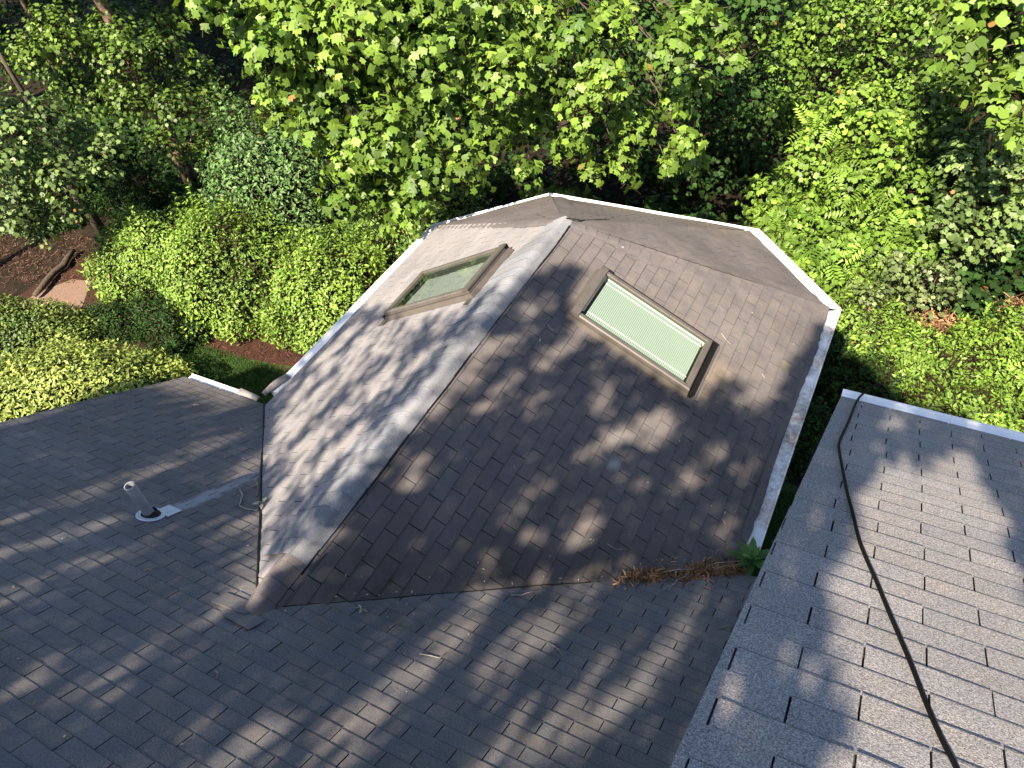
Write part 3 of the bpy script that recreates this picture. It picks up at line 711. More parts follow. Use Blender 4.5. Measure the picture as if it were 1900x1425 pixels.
loop = [(-W, YV + .1), (-W, YB), (-CN, YC), (CN, YC), (W, YB), (W, YV + .19)]
labs = ['white gutter along the pale slope', 'short white gutter of the bay end', 'white gutter at the far end of the bay', 'white gutter angled towards the shrubs', 'dirt stained white gutter beside the higher roof']
for i in range(5):
    g = gutter_run(loop, i, 0, M_DIRTY if i == 4 else M_WHITE, house, ends=(i == 0, i == 4), GUT=GUT if i == 4 else GUT_HI)
    g['label'] = labs[i]
path = [(XR - .02, YV), (-W - .14, YV)]
g = gutter_run(path, 0, 0, M_WHITE, house); g['label'] = 'short white gutter over the lawn'
path = [(XW + .05, 2.15), (7.4, 2.15)]
g = gutter_run(path, 0, H + UP - 2.15 * H / YV + .012, M_WHITE, house); g['label'] = 'white gutter of the higher roof'

# granule drift that has crept over the dirty gutter lid
mb = MB(); rg = random.Random(3)
ptsA = []; ptsB = []
for i in range(60):
    t = i / 59; y = YB - .06 - t * (YB - YV - .22)
    wv = .112 - .012 * math.sin(t * 9) - rg.uniform(0, .014) - (.012 if .2 < t < .55 else 0)
    xo = W - wv
    ptsA.append(Wd(xo, y, H * (1 - xo / W) - .001) + np.array([0, 0, .012])); xi = W - .16
    ptsB.append(Wd(xi, y, H * (1 - xi / W)) + np.array([0, 0, .010]))
n = len(ptsA)
mb.add(ptsA + ptsB, [(i, i + 1, n + i + 1, n + i) for i in range(n - 1)], (.45, .6, 0))
mb.obj('eave_edge', M_BAY, bay)

# curled grey gutter guards in the inside corner
M_GUARD = simple_mat('grey_mesh_guard', (.2, .19, .19), .7, .4, .3, 30)
mb = MB()
def curl(p0, p1, wdt, rise):
    p0, p1 = np.array(p0), np.array(p1); d = p1 - p0; sd_ = np.cross(d, [0, 0, 1]); sd_ /= np.linalg.norm(sd_)
    rows = []
    for t in np.linspace(0, 1, 7):
        for w_ in np.linspace(-1, 1, 5):
            rows.append(p0 + d * t + sd_ * w_ * wdt * (1 - .3 * t) + np.array([0, 0, rise * math.sin(math.pi * (t * .8 + .1)) * (1 - w_ * w_ * .7)]))
    fs = [(a * 5 + b, a * 5 + b + 1, (a + 1) * 5 + b + 1, (a + 1) * 5 + b) for a in range(6) for b in range(4)]
    mb.add(rows, fs)
curl(Wd(-W + .06, YV + .32, .04), Wd(-W - .02, YV + .02, .03), .06, .07)
curl(Wd(-W - .3, YV - .04, .035), Wd(-W - .02, YV - .05, .035), .05, .035)
o = mb.obj('gutter_guard', M_GUARD, house, smooth=True); o['label'] = 'curled grey mesh guard in the inside corner'

# ---- soffits, fascia and walls
mb = MB()
inner = offset_path(loop, .34); fas = offset_path(loop, .105)
def wall_strip(mb, pa, pb, za, zb):
    mb.add([np.array([pa[0] * S, pa[1] * S, za]), np.array([pb[0] * S, pb[1] * S, za]), np.array([pb[0] * S, pb[1] * S, zb]), np.array([pa[0] * S, pa[1] * S, zb])], [(0, 1, 2, 3)])
zs = Z0 - .16
for i in range(5):
    wall_strip(mb, fas[i], fas[i + 1], zs, Z0 + .03)
    a, b, c, d = fas[i], fas[i + 1], inner[i + 1], inner[i]
    mb.add([np.array([p[0] * S, p[1] * S, zs]) for p in (a, b, c, d)], [(0, 1, 2, 3)])
mb.obj('fascia', M_WHITE, house)
mb = MB()
for i in range(5): wall_strip(mb, inner[i], inner[i + 1], -.1, zs)
wall_strip(mb, (XR + .3, YV - .35), (-W + .34, YV - .35), -.1, zs)
wall_strip(mb, (W - .34, YV - .35), (2.95, YV - .35), -.1, zs)
# gable end of the lower roof
gy = [-6.5, -3.2, YV - .35]
mb.add([np.array([(XR + .3) * S, y * S, z]) for y, z in ((gy[0], -.1), (gy[2], -.1), (gy[2], Z0 + .05), (gy[1], (H + 3.2 * H / YV) * S + Z0 - .1), (gy[0], Z0))], [(0, 1, 2, 3, 4)])
# upper storey
xu = 2.95
zr = H + UP
mb.add([np.array([xu * S, y * S, z]) for y, z in ((-5.2, -.1), (1.78, -.1), (1.78, (zr - 1.78 * H / YV) * S + Z0 - .1), (-2.37, (zr + 2.37 * H / YV) * S + Z0 - .12), (-5.2, (zr + 2.37 * H / YV - 1.6) * S + Z0))], [(0, 1, 2, 3, 4)])
mb.add([np.array([x * S, 1.78 * S, z]) for x, z in ((xu, -.1), (7.2, -.1), (7.2, (zr - 1.78 * H / YV) * S + Z0 - .1), (xu, (zr - 1.78 * H / YV) * S + Z0 - .1))], [(0, 1, 2, 3)])
mb.obj('wall', M_SIDING, house)
# rake boards and eave boards
def board(p, q, drop, th_, nrm):
    p, q, nrm = np.array(p), np.array(q), np.array(nrm) * th_
    mb = MB()
    dz = np.array([0, 0, -drop])
    mb.add([p, q, q + dz, p + dz, p + nrm, q + nrm, q + nrm + dz, p + nrm + dz], [(0, 1, 2, 3), (4, 7, 6, 5), (0, 4, 5, 1), (3, 2, 6, 7), (0, 3, 7, 4), (1, 5, 6, 2)])
    mb.obj('rake_board', M_WHITE, house)
board(on_main(XR + .03, YV - .1, -.024), on_main(XR + .03, -3.2, -.024), .16, .025, (1, 0, 0))
def on_up(x, y, up_=0.0): return Wd(x, y, H + UP - y * H / YV) + np.array([0, .503, .864]) * up_
board(on_up(2.70, 2.03, -.024), on_up(2.64, -.7, -.024), .17, .025, (1, 0, 0))
board(on_up(2.64, -.7, -.024), on_up(2.62, -2.37, -.024), .17, .025, (1, 0, 0))
board(on_up(2.70, 2.02, -.03), on_up(7.4, 2.02, -.03), .17, .02, (0, -1, 0))
# back slopes behind the ridges and a flat soffit so the roof spaces are closed
mb = MB()
zt = H + 3.2 * H / YV
ym = -3.9 * cy
ztm = H - ym * H / YV
mb.add([Wd(XR, ym, ztm - .005), Wd(2.95, ym, ztm - .005), Wd(2.95, ym - 4.5, ztm - 2.4), Wd(XR, ym - 4.5, ztm - 2.4)], [(0, 1, 2, 3)])
mb.obj('rear_roof', M_MAIN, house); mb = MB()
yu = -2.75 * cy; ztu = H + UP - yu * H / YV
mb.add([Wd(2.585, yu, ztu - .005), Wd(7.4, yu, ztu - .005), Wd(7.4, yu - 4.2, ztu - 2.2), Wd(2.585, yu - 4.2, ztu - 2.2)], [(0, 1, 2, 3)])
mb.obj('rear_roof', M_MAIN, house)

# ------------------------------------------------------------------ skylights
M_FRAME = simple_mat('taupe_aluminium', (.078, .071, .064), .42, .5, .08, 9, c2=(.056, .05, .045))
M_FLASH = simple_mat('brown_flashing', (.07, .061, .054), .5, .5, .12, 9)
M_GASKET_SHADE = simple_mat('black_gasket_shade', (.006, .0055, .005), .8, .1, .2)
M_BLIND = simple_mat('white_pleated_blind', (.262, .278, .262), .8, .2, .02, 4)
M_CORD = simple_mat('pale_cord', (.8, .82, .7), .7, .3, .02)
m, nt, out = new_mat('skylight_glass')
tr = N(nt, 'ShaderNodeBsdfTransparent'); tr.inputs[0].default_value = (.82, .92, .86, 1)
gl = N(nt, 'ShaderNodeBsdfGlossy'); gl.inputs['Roughness'].default_value = .004; gl.inputs['Color'].default_value = (.82, .95, .8, 1)
lw = N(nt, 'ShaderNodeLayerWeight'); lw.inputs['Blend'].default_value = .5
fz_ = math_(nt, 'MULTIPLY_ADD', math_(nt, 'POWER', lw.outputs['Facing'], 4.0), .62, .03)
ms = N(nt, 'ShaderNodeMixShader'); L(nt, fz_, ms.inputs[0]); L(nt, tr.outputs[0], ms.inputs[1]); L(nt, gl.outputs[0], ms.inputs[2]); L(nt, ms.outputs[0], out.inputs[0])
M_GLASS = m


def add_part(mb, name, mat, root, smooth=False):
    o = mb.obj(name, mat, None, smooth); o.parent = root; o.matrix_parent_inverse = Matrix.Translation(-Vector(root.location)); return o


def skylight(sgn, y0, y1, d0, d1, label, blind):
    """box on the slope: local a = along the ridge (+y), b = downhill, c = off the slope"""
    n_ = nR if sgn > 0 else nL; d_ = dR if sgn > 0 else dL
    A = np.array([0, 1.0, 0]); B = d_; Cc = n_
    org = Wd(0, 0, H) + np.array([0, y0 * S, 0]) + d_ * d0 * S
    wa = (y1 - y0) * S; wb = (d1 - d0) * S
    def P(a, b, c): return org + A * a + B * b + Cc * c
    root = empty('skylight', tuple(P(wa / 2, wb / 2, 0))); root.parent = house
    tag(root, label)
    R = np.stack([A, B, Cc], 1)
    def bx(mb, a0, a1, b0, b1, c0, c1):
        mb.box(P((a0 + a1) / 2, (b0 + b1) / 2, (c0 + c1) / 2), ((a1 - a0) / 2, (b1 - b0) / 2, (c1 - c0) / 2), R)
    ht = .115
    # flashing skirt, sloping outwards
    mb = MB(); e = .035
    ring0 = [P(-e, -.05, .008), P(wa + e, -.05, .008), P(wa + e, wb + .03, .008), P(-e, wb + .03, .008)]
    ring1 = [P(.012, .012, ht - .055), P(wa - .012, .012, ht - .055), P(wa - .012, wb - .012, ht - .055), P(.012, wb - .012, ht - .055)]
    ring2 = [P(-.012, -.01, .06), P(wa + .012, -.01, .06), P(wa + .012, wb + .01, .06), P(-.012, wb + .01, .06)]
    mb.add(ring0 + ring2 + ring1, [(i, (i + 1) % 4, 4 + (i + 1) % 4, 4 + i) for i in range(4)] + [(4 + i, 4 + (i + 1) % 4, 8 + (i + 1) % 4, 8 + i) for i in range(4)])
    bx(mb, -.1, wa + .08, wb + .0, wb + .11, .0125, .0165)           # apron below
    bx(mb, -.13, -.04, -.02, .05, .0125, .0165)
    add_part(mb, 'flashing', M_FLASH, root)
    # black gap between frame and curb, and slabs as painted shade
    mb = MB()
    bx(mb, .006, .05, .006, wb - .006, ht - .06, ht - .046); bx(mb, wa - .05, wa + .004, .006, wb + .004, .03, ht - .046)
    bx(mb, .05, wa - .05, .006, .05, ht - .06, ht - .046); bx(mb, .05, wa - .05, wb - .05, wb + .006, .03, ht - .046)
    bx(mb, wa - .03, wa + .035, .0, .07, ht - .075, ht - .01)
    bx(mb, wa + .013, wa + .034, .05, wb + .058, .0, ht - .03); bx(mb, .0, wa + .032, wb + .012, wb + .06, .0, ht - .045)  # far and low-end slabs, black where those sides lie in shade
    add_part(mb, 'gasket_shade', M_GASKET_SHADE, root)
    # frame: four bevelled profiles
    mb = MB()
    def prof(pa, pb, inn, wdt):
        # pa,pb outer corners (a,b), inn = inward direction in (a,b)
        sec = [(0, ht - .05), (0, ht - .012), (.012, ht), (wdt - .012, ht), (wdt, ht - .008), (wdt, ht - .045)]
        pa, pb, inn = np.array(pa, float), np.array(pb, float), np.array(inn, float)
        dr = (pb - pa) / np.linalg.norm(pb - pa)
        va = [P(*(pa + inn * s_ + dr * s_), c_) for s_, c_ in sec]; vb = [P(*(pb + inn * s_ - dr * s_), c_) for s_, c_ in sec]
        k = len(sec); mb.add(va + vb, [(i, (i + 1) % k, k + (i + 1) % k, k + i) for i in range(k)])
    fw = .058
    prof((0, 0), (wa, 0), (0, 1), fw + .035); prof((wa, 0), (wa, wb), (-1, 0), fw); prof((wa, wb), (0, wb), (0, -1), fw + .012); prof((0, wb), (0, 0), (1, 0), fw)
    bx(mb, -.01, wa + .004, -.012, .07, ht - .01, ht + .012)             # hood at the high end
    add_part(mb, 'frame', M_FRAME, root)
    # lining of the shaft
    mb = MB(); q = .055; dp = -.35
    vs = [P(q, q, ht - .03), P(wa - q, q, ht - .03), P(wa - q, wb - q, ht - .03), P(q, wb - q, ht - .03)]
    vb = [P(q, q, dp), P(wa - q, q, dp), P(wa - q, wb - q, dp), P(q, wb - q, dp)]
    mb.add(vs + vb, [(i, (i + 1) % 4, 4 + (i + 1) % 4, 4 + i) for i in range(4)] + [(4, 5, 6, 7)])
    add_part(mb, 'shaft', M_CORD if blind else M_DARKIN, root)
    mb = MB(); q = .052
    cz_ = ht - .018
    mb.add([P(q, q, cz_), P(wa - q, q, cz_), P(wa - q, wb - q, cz_), P(q, wb - q, cz_)], [(0, 3, 2, 1) if sgn > 0 else (0, 1, 2, 3)])
    add_part(mb, 'pane', M_GLASS, root)
    if blind:
        mb = MB(); k = 60; b0 = .125; b1 = wb - .085; a0, a1 = .078, wa - .075
        rows = []
        for i in range(k):
            for s_, c_ in ((0, -.011), (.05, -.002), (.5, .003), (.95, -.002)):
                b_ = b0 + (b1 - b0) * (i + s_) / k
                rows += [P(a0, b_, ht - .05 + c_), P(a1, b_, ht - .05 + c_)]
        mb.add(rows, [(2 * i, 2 * i + 1, 2 * i + 3, 2 * i + 2) for i in range(len(rows) // 2 - 1)])
        add_part(mb, 'blind', M_BLIND, root)
        mb = MB()
        for a_ in (a0 + .07, a1 - .07, ): mb.tube([P(a_, b0, ht - .034), P(a_, b1, ht - .034)], .0028, 4)
        add_part(mb, 'blind_cord', M_CORD, root)
    return root


skylight(1, 3.262, 3.905, .537, 1.69, 'skylight with a pale green pleated blind behind its glass', True)
skylight(-1, 3.172, 3.87, .434, 1.605, 'skylight on the paler slope mirroring green trees', False)

# ------------------------------------------------------------------ vent pipe
M_PVC = simple_mat('grey_plastic_pipe', (.24, .27, .3), .45, .5, .1, 14)
M_PVCIN = simple_mat('pale_pipe_rim', (.3, .32, .35), .5, .4, .05)
M_LEAD = simple_mat('bright_flashing', (.5, .56, .63), .38, .5, .1, 20)
pb = np.array([-1.551, .351, 4.236])
vent = empty('vent_pipe', tuple(pb)); vent.parent = house; tag(vent, 'grey plastic vent pipe with white flashing')
ax = np.array([-.03, .02, 1.0]); ax /= np.linalg.norm(ax); hp = .385; ro, ri = .043, .036
a1_ = np.cross(ax, [0, 1, 0]); a1_ /= np.linalg.norm(a1_); a2_ = np.cross(ax, a1_)
def ring(r, t, n=20): return [pb + ax * t + r * (math.cos(2 * math.pi * k / n) * a1_ + math.sin(2 * math.pi * k / n) * a2_) for k in range(n)]
def loft(mb, rings, n=20):
    vs = [p for r in rings for p in r]
    mb.add(vs, [(i * n + k, i * n + (k + 1) % n, (i + 1) * n + (k + 1) % n, (i + 1) * n + k) for i in range(len(rings) - 1) for k in range(n)])
mb = MB(); loft(mb, [ring(ro, -.06), ring(ro, hp - .012)]); add_part(mb, 'pipe', M_PVC, vent, True)
mb = MB(); loft(mb, [ring(ro + .001, hp - .014), ring(ro + .001, hp), ring(ri, hp), ring(ri, hp - .16), ring(.001, hp - .17)]); add_part(mb, 'rim', M_PVCIN, vent)
def mring(r, hgt, cx=0, cy_=0, n=24, sq=1.0):
    nn = np.array([0, .503, .864]); uu = np.array([1., 0, 0]); vv = np.array([0, .864, -.503])
    return [pb + nn * hgt + uu * (cx + r * sq * math.cos(2 * math.pi * k / n)) + vv * (cy_ + r * math.sin(2 * math.pi * k / n)) for k in range(n)]
mb = MB(); loft(mb, [mring(.08, .014), mring(.072, .024), mring(.05, .045), mring(.046, .055)], 24); add_part(mb, 'collar', M_BLACK, vent, True)
mb = MB(); loft(mb, [mring(.115, .0105, .0, .0), mring(.11, .016, 0, .0), mring(.07, .017)], 24)
Rm = np.stack([[1., 0, 0], [0, .864, -.503], [0, .503, .864]], 1)
mb.box(pb + Rm @ np.array([.05, .13, .013]), (.075, .07, .0015), Rm)
add_part(mb, 'flashing', M_LEAD, vent)
# ------------------------------------------------------------------ ground
def sheet(name, pts, z, mat, kind='structure'):
    o = mesh_obj(name, [(x, y, z) for x, y in pts], [tuple(range(len(pts)))], mat)
    o['kind'] = kind
    return o


M_GROUND = simple_mat('leaf_litter_ground', (.02, .014, .009), .95, .1, .3, 3.5, bump=.05, c2=(.007, .006, .004))
M_LAWN = simple_mat('lawn_soil', (.03, .055, .015), .95, .1, .2, 20)
M_MULCH = simple_mat('bark_mulch', (.045, .022, .016), .95, .1, .3, 30, bump=.04, c2=(.02, .01, .008))
M_PATH = simple_mat('pink_gravel', (.17, .115, .09), .9, .2, .15, 40, bump=.02, c2=(.09, .06, .045))
M_BROWN = simple_mat('dry_brush', (.24, .12, .06), .95, .1, .3, 14, bump=.05, c2=(.07, .035, .02))
sheet('ground', [(-120, -90), (120, -90), (120, 130), (-120, 130)], 0, M_GROUND)
sheet('flower_bed', [(-13.2, 4.6), (-8.2, 5.05), (-6.6, 5.22), (-5.6, 5.35), (-2.4, 5.2), (-2.4, 9.5), (-9, 11), (-12.5, 8)], .004, M_MULCH)
sheet('lawn', [(-9.2, 1.5), (-2.4, 1.5), (-2.4, 5.25), (-5.6, 5.4), (-6.9, 5.2), (-9.2, 4.6)], .008, M_LAWN)
sheet('lawn', [(2.3, 3.2), (3.7, 3.2), (3.6, 5.9), (2.2, 6.2)], .008, M_LAWN)
sheet('path', [(-12.9, 4.5), (-12.0, 4.5), (-11.2, 5.0), (-11.9, 5.9), (-12.4, 5.8), (-12.75, 5.2)], .012, M_PATH)


def blob(cx, cy, rx, ry, n=22, seed=0):
    r = random.Random(seed)
    return [(cx + rx * (1 + .2 * r.uniform(-1, 1)) * math.cos(2 * math.pi * i / n), cy + ry * (1 + .2 * r.uniform(-1, 1)) * math.sin(2 * math.pi * i / n)) for i in range(n)]


def grass(area, n, name, label, seed):
    rng = np.random.default_rng(seed)
    x0, x1, y0, y1 = area
    p = np.stack([rng.uniform(x0, x1, n), rng.uniform(y0, y1, n), np.full(n, .008)], 1)
    tip = np.stack([rng.normal(0, .45, n), rng.normal(0, .45, n), np.ones(n)], 1)
    o = leaf_object(name, p, rand_dirs(n, rng), tip, rng.uniform(.05, .1, n), (np.array([(-.07, 0, 0), (.07, 0, 0), (0, 1, .15)], float), [(0, 1, 2)]), M_GRASS, rng=rng)
    tag(o, kind='stuff', label=label)


M_GRASS = leaf_mat('grass_blade', (.022, .06, .012), (.045, .1, .018), .3, .6, .2)
grass((-8.6, -2.6, 3.0, 5.2), 42000, 'grass', 'short mown grass of the lawn beside the bay', 1)
grass((2.3, 3.55, 4.0, 5.9), 9000, 'grass', 'short shaded grass in the gap between the two roofs', 2)

M_BARK = bark_mat('grey_brown_bark', (.03, .024, .018), (.09, .07, .052))
M_BARKP = bark_mat('tan_bark', (.05, .035, .025), (.17, .12, .085))
M_TWIG = simple_mat('dry_twig', (.34, .27, .21), .85, .2, .2, 30)
M_STEM = simple_mat('woody_stem', (.12, .085, .06), .85, .2, .25, 20)


def wobble_line(a, b, n, amp, rng, sag=0.0):
    a, b = np.array(a, float), np.array(b, float); out = []
    for i in range(n + 1):
        t = i / n
        p = a * (1 - t) + b * t + np.array([0, 0, sag * 4 * t * (1 - t)])
        if 0 < i < n: p = p + rng.normal(size=3) * amp
        out.append(p)
    return out


M_SHADE_TWIGS = simple_mat('gap_shade_twigs', (.022, .015, .01), .95, .05, .3, 20)  # near-black twigs inside the foliage, painting the shade between leaves
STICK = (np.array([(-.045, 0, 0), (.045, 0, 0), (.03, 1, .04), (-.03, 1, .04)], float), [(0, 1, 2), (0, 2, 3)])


def shade_twigs(P, size, root, rng, name='twigs'):  # stick mass added so the gaps between leaves go black
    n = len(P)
    leaf_object(name, P, rand_dirs(n, rng), rand_dirs(n, rng) + np.array([0, 0, .4]), size * rng.uniform(.6, 1.3, n), STICK, M_SHADE_TWIGS, root, None, rng)


def tree(name, label, group, base, top, r0, clumps, hidden, tmpl, size, dens, lmat, bmat=None, seed=0, droop=.5, up=.5, inner=.35, limb=.03, squash=1.0, hid_dens=60, hid_size=2.2, bias=0.0, twigs=0, cat='tree'):
    rng = np.random.default_rng(seed)
    root = empty(name, base); tag(root, label, cat, group)
    base = np.array(base, float); top = np.array(top, float)
    mb = MB(); tl = wobble_line(base - [0, 0, .1], top, 7, .1, rng)
    mb.tube(tl, [r0 * (1 - .72 * i / 7) for i in range(8)], 10)
    mb.obj('trunk', bmat or M_BARK, root, True)
    mb = MB()
    for c in clumps + hidden:
        c = np.array(c)
        k = int(np.clip(round((max(c[2] - .6, .4) - base[2]) / max(.1, top[2] - base[2]) * 7), 1, 7))
        s = tl[k]
        ln = wobble_line(s, c[:3], 6, .08, rng, sag=.06 * np.linalg.norm(c[:3] - s))
        mb.tube(ln, [limb * (1 - .75 * i / 6) for i in range(7)], 5, cap=False)
        for _ in range(twigs):
            d = rand_dirs(1, rng)[0] * c[3] * .95; d[2] -= droop * c[3] * .4
            mb.tube(wobble_line(c[:3] + d * .1, c[:3] + d, 3, .03, rng), [.009, .007, .005, .003], 4, cap=False)
    mb.obj('branches', bmat or M_BARK, root, True)
    P, Nn, T, Q = clump_points(clumps, dens, squash, inner, up, droop, rng)
    n = len(P); sz = size * rng.uniform(.65, 1.2, n)
    tint = clump_tint(Q, bias, rng)
    if hidden:
        P2, N2, T2, Q2 = clump_points(hidden, hid_dens, 1, .3, up, droop, rng)
        P = np.concatenate([P, P2]); Nn = np.concatenate([Nn, N2]); T = np.concatenate([T, T2])
        sz = np.concatenate([sz, size * hid_size * rng.uniform(.7, 1.2, len(P2))]); tint = np.concatenate([tint, clump_tint(Q2, bias, rng)])
    leaf_object('crown', P, Nn, T, sz, tmpl, lmat, root, tint, rng)
    core = []
    for x, y, z, r in clumps:
        k_ = int(dens * .35 * r * r) + 4; core.append(np.array([x, y, z]) + rand_dirs(k_, rng) * (r * .62 * rng.random(k_) ** .5)[:, None])
    core = np.concatenate(core); core = core[core[:, 2] > .05]
    shade_twigs(core, size * 2.4, root, rng)
    return root


def shrub(name, label, group, c, rx, ry, h, n, size, lmat, seed, clip=False, tmpl=OVAL, amp=.34, cat='shrub', bias=0.0, stems=9, up=.35, depth=.4, rot=0.0, foot=0.0):
    rng = np.random.default_rng(seed)
    root = empty(name, (c[0], c[1], 0)); tag(root, label, cat, group)
    d = rand_dirs(n, rng); d[:, 2] = np.abs(d[:, 2])
    if clip:
        p_ = 3.0; s_ = (np.abs(d[:, 0]) ** p_ + np.abs(d[:, 1]) ** p_ + np.abs(d[:, 2]) ** p_) ** (-1 / p_); sh = d * s_[:, None]
    else: sh = d.copy()
    k = rand_dirs(26, rng); k[:, 2] = np.abs(k[:, 2])
    lob = np.max(np.exp(-((1 - d @ k.T) * 26)) * rng.uniform(.5, 1.2, 26), axis=1)
    fine = .5 * np.sin(d[:, 0] * 23 + seed) * np.sin(d[:, 1] * 21) * np.sin(d[:, 2] * 19 + 1)
    r = 1 - amp * .6 + amp * (lob + .35 * fine) + .03 * rng.normal(size=n) * (1 if not clip else .5)
    u = rng.random(n); r = r * (1 - depth * u ** 2.2)
    pos = sh * r[:, None] * np.array([rx, ry, h])
    pos[:, 2] = np.maximum(pos[:, 2], .04 + foot * rng.random(n))
    cr, sr = math.cos(rot), math.sin(rot)
    x, y = pos[:, 0].copy(), pos[:, 1].copy(); pos[:, 0] = cr * x - sr * y; pos[:, 1] = sr * x + cr * y
    nn = sh / np.array([rx, ry, h]) * min(rx, h); x, y = nn[:, 0].copy(), nn[:, 1].copy(); nn[:, 0] = cr * x - sr * y; nn[:, 1] = sr * x + cr * y
    nrm = unit(nn) + np.array([0, 0, up]) + .6 * rng.normal(size=(n, 3))
    tip = unit(nn) * .8 + np.array([0, 0, .25]) + .8 * rng.normal(size=(n, 3))
    ns = 10 if clip else 70
    for _ in range(ns):
        j = rng.integers(0, n); ln = rng.uniform(.03, .1) if clip else rng.uniform(.1, .32)
        dd = unit(unit(nn[j:j + 1]) + np.array([[0, 0, .5]]) + .4 * rng.normal(size=(1, 3)))[0]
        kk = int(ln / .022) + 3; ids = rng.integers(0, n, kk)
        pos[ids] = pos[j] + dd * (np.linspace(0, 1, kk) * ln)[:, None] + rng.normal(size=(kk, 3)) * .012
        nrm[ids] = rng.normal(size=(kk, 3)) + np.array([0, 0, .6]); tip[ids] = dd + .9 * rng.normal(size=(kk, 3))
    tint = clump_tint(np.clip(lob, 0, 1), bias, rng)
    leaf_object('foliage', pos + np.array([c[0], c[1], 0]), nrm, tip, size * rng.uniform(.65, 1.25, n), tmpl, lmat, root, tint, rng)
    kc = n // 3; dc = rand_dirs(kc, rng); dc[:, 2] = np.abs(dc[:, 2]); rc = rng.uniform(.5, .84, kc)
    if clip: dc = dc * ((np.abs(dc) ** 3.0).sum(1) ** (-1 / 3.0))[:, None]
    pc_ = dc * rc[:, None] * np.array([rx, ry, h]); x, y = pc_[:, 0].copy(), pc_[:, 1].copy(); pc_[:, 0] = cr * x - sr * y; pc_[:, 1] = sr * x + cr * y
    shade_twigs(pc_ + np.array([c[0], c[1], .03]), size * 2.6, root, rng)
    mb = MB()
    for i in range(stems):
        a = rng.uniform(0, 2 * math.pi); q = rng.uniform(.3, .9)
        e = np.array([c[0] + rx * q * math.cos(a), c[1] + ry * q * math.sin(a), h * (1 - q * q) ** .5 * .95])
        mb.tube(wobble_line((c[0] + .2 * math.cos(a), c[1] + .2 * math.sin(a), 0), e, 5, .05, rng), [.03, .026, .02, .015, .01, .006], 5, cap=False)
    mb.obj('stems', M_STEM, root, True)
    return root


LM_MAPLE = leaf_mat('broad_lobed_leaf', (0.0251, 0.06578, 0.008928), (0.1886, 0.2987, 0.04392), .3, .5, .3)
LM_VINE = leaf_mat('vine_leaf', (0.01497, 0.04453, 0.006004), (0.1237, 0.2039, 0.02952), .24, .42, .45)
LM_PALE = leaf_mat('pale_leaf', (0.03342, 0.06351, 0.01778), (0.1645, 0.2474, 0.07661), .24, .45, .4)
LM_GOLD = leaf_mat('yellow_green_leaf', (0.02816, 0.07605, 0.009171), (0.1844, 0.3058, 0.04389), .28, .4, .45)
LM_DARK = leaf_mat('shade_dark_leaf', (.009, .026, .006), (.028, .064, .014), .2, .6, .12)  # leaf colour lowered so that plants look shaded
LM_SHRUB = leaf_mat('shrub_leaf', (0.02594, 0.06807, 0.009611), (0.1753, 0.2831, 0.04228), .22, .4, .5)
LM_SHRUBB = leaf_mat('bluish_shrub_leaf', (0.01666, 0.04704, 0.0112), (0.1017, 0.1932, 0.0552), .2, .38, .55)
LM_HEDGE = leaf_mat('hedge_leaf', (0.03767, 0.08256, 0.01292), (0.3179, 0.3869, 0.09083), .2, .38, .5)
LM_GREY = leaf_mat('grey_green_leaf', (0.03713, 0.06328, 0.01969), (0.1543, 0.2063, 0.07838), .2, .5, .35)

# ------------------------------------------------------------------ clipped hedges and shrubs by the left of the house
shrub('hedge', 'clipped yellow green hedge close behind the eave of the lower roof', None, (-8.7, 2.5), 2.45, 1.15, 1.45, 25000, .085, LM_HEDGE, 41, clip=True, amp=.1, cat='hedge', stems=16, rot=.55)
shrub('hedge', 'smaller clipped hedge with a darker side, beside the gravel path', None, (-11.6, 3.75), 1.9, .85, .95, 11000, .075, LM_HEDGE, 42, clip=True, amp=.1, cat='hedge', bias=-.25, rot=.3)
SG = 'loose shrubs in the bed beside the bay'
shrub('shrub', 'rounded light green shrub at the end of the bed next to the path', SG, (-10.4, 6.7), 1.6, 1.45, 1.45, 15000, .085, LM_SHRUB, 43, bias=.05)
shrub('shrub', 'wide bright green shrub in the middle of the bed behind the clipped hedge', SG, (-8.15, 6.75), 1.7, 1.5, 1.95, 17000, .085, LM_SHRUB, 44, bias=.1)
shrub('shrub', 'low yellow green shrub with bare stems, at the lawn edge next to the bay', SG, (-5.75, 6.75), 1.55, 1.35, 1.75, 15000, .08, LM_SHRUB, 45, bias=.15, foot=.25)
shrub('shrub', 'tall bluish green shrub rising behind the bed', SG, (-8.3, 8.6), 2.0, 1.5, 3.15, 20000, .095, LM_SHRUBB, 46, bias=.0)
shrub('shrub', 'dark shrub under the big lobed leaves beside the end of the bay', SG, (-5.1, 8.9), 1.6, 1.4, 2.5, 13000, .09, LM_SHRUB, 47, bias=-.1)
shrub('shrub', 'small dark yew like bush between the hedge and the bed', SG, (-8.5, 5.15), .65, .5, .75, 4000, .06, LM_DARK, 48, cat='shrub')
shrub('shrub', 'dark bush under the pale tree at the left edge', None, (-15.2, 7.6), 1.5, 1.0, 1.1, 8000, .08, LM_DARK, 56, cat='shrub')
shrub('shrub', 'dark bush beside the trunk of the pale tree', None, (-12.6, 8.3), 1.1, .8, 1.1, 6500, .08, LM_DARK, 57, cat='shrub')
shrub('shrub', 'low dark bush in the gap behind the clipped hedge', None, (-9.9, 4.95), .75, .42, .6, 4500, .06, LM_DARK, 50, cat='shrub')
shrub('shrub', 'low dark bush at the foot of the light green shrub', None, (-9.2, 5.3), .6, .45, .7, 4000, .06, LM_DARK, 55, cat='shrub')
shrub('shrub', 'small deep green bush in the shade of the pale slope', SG, (-4.3, 5.9), .8, .6, .95, 5000, .075, LM_DARK, 49)

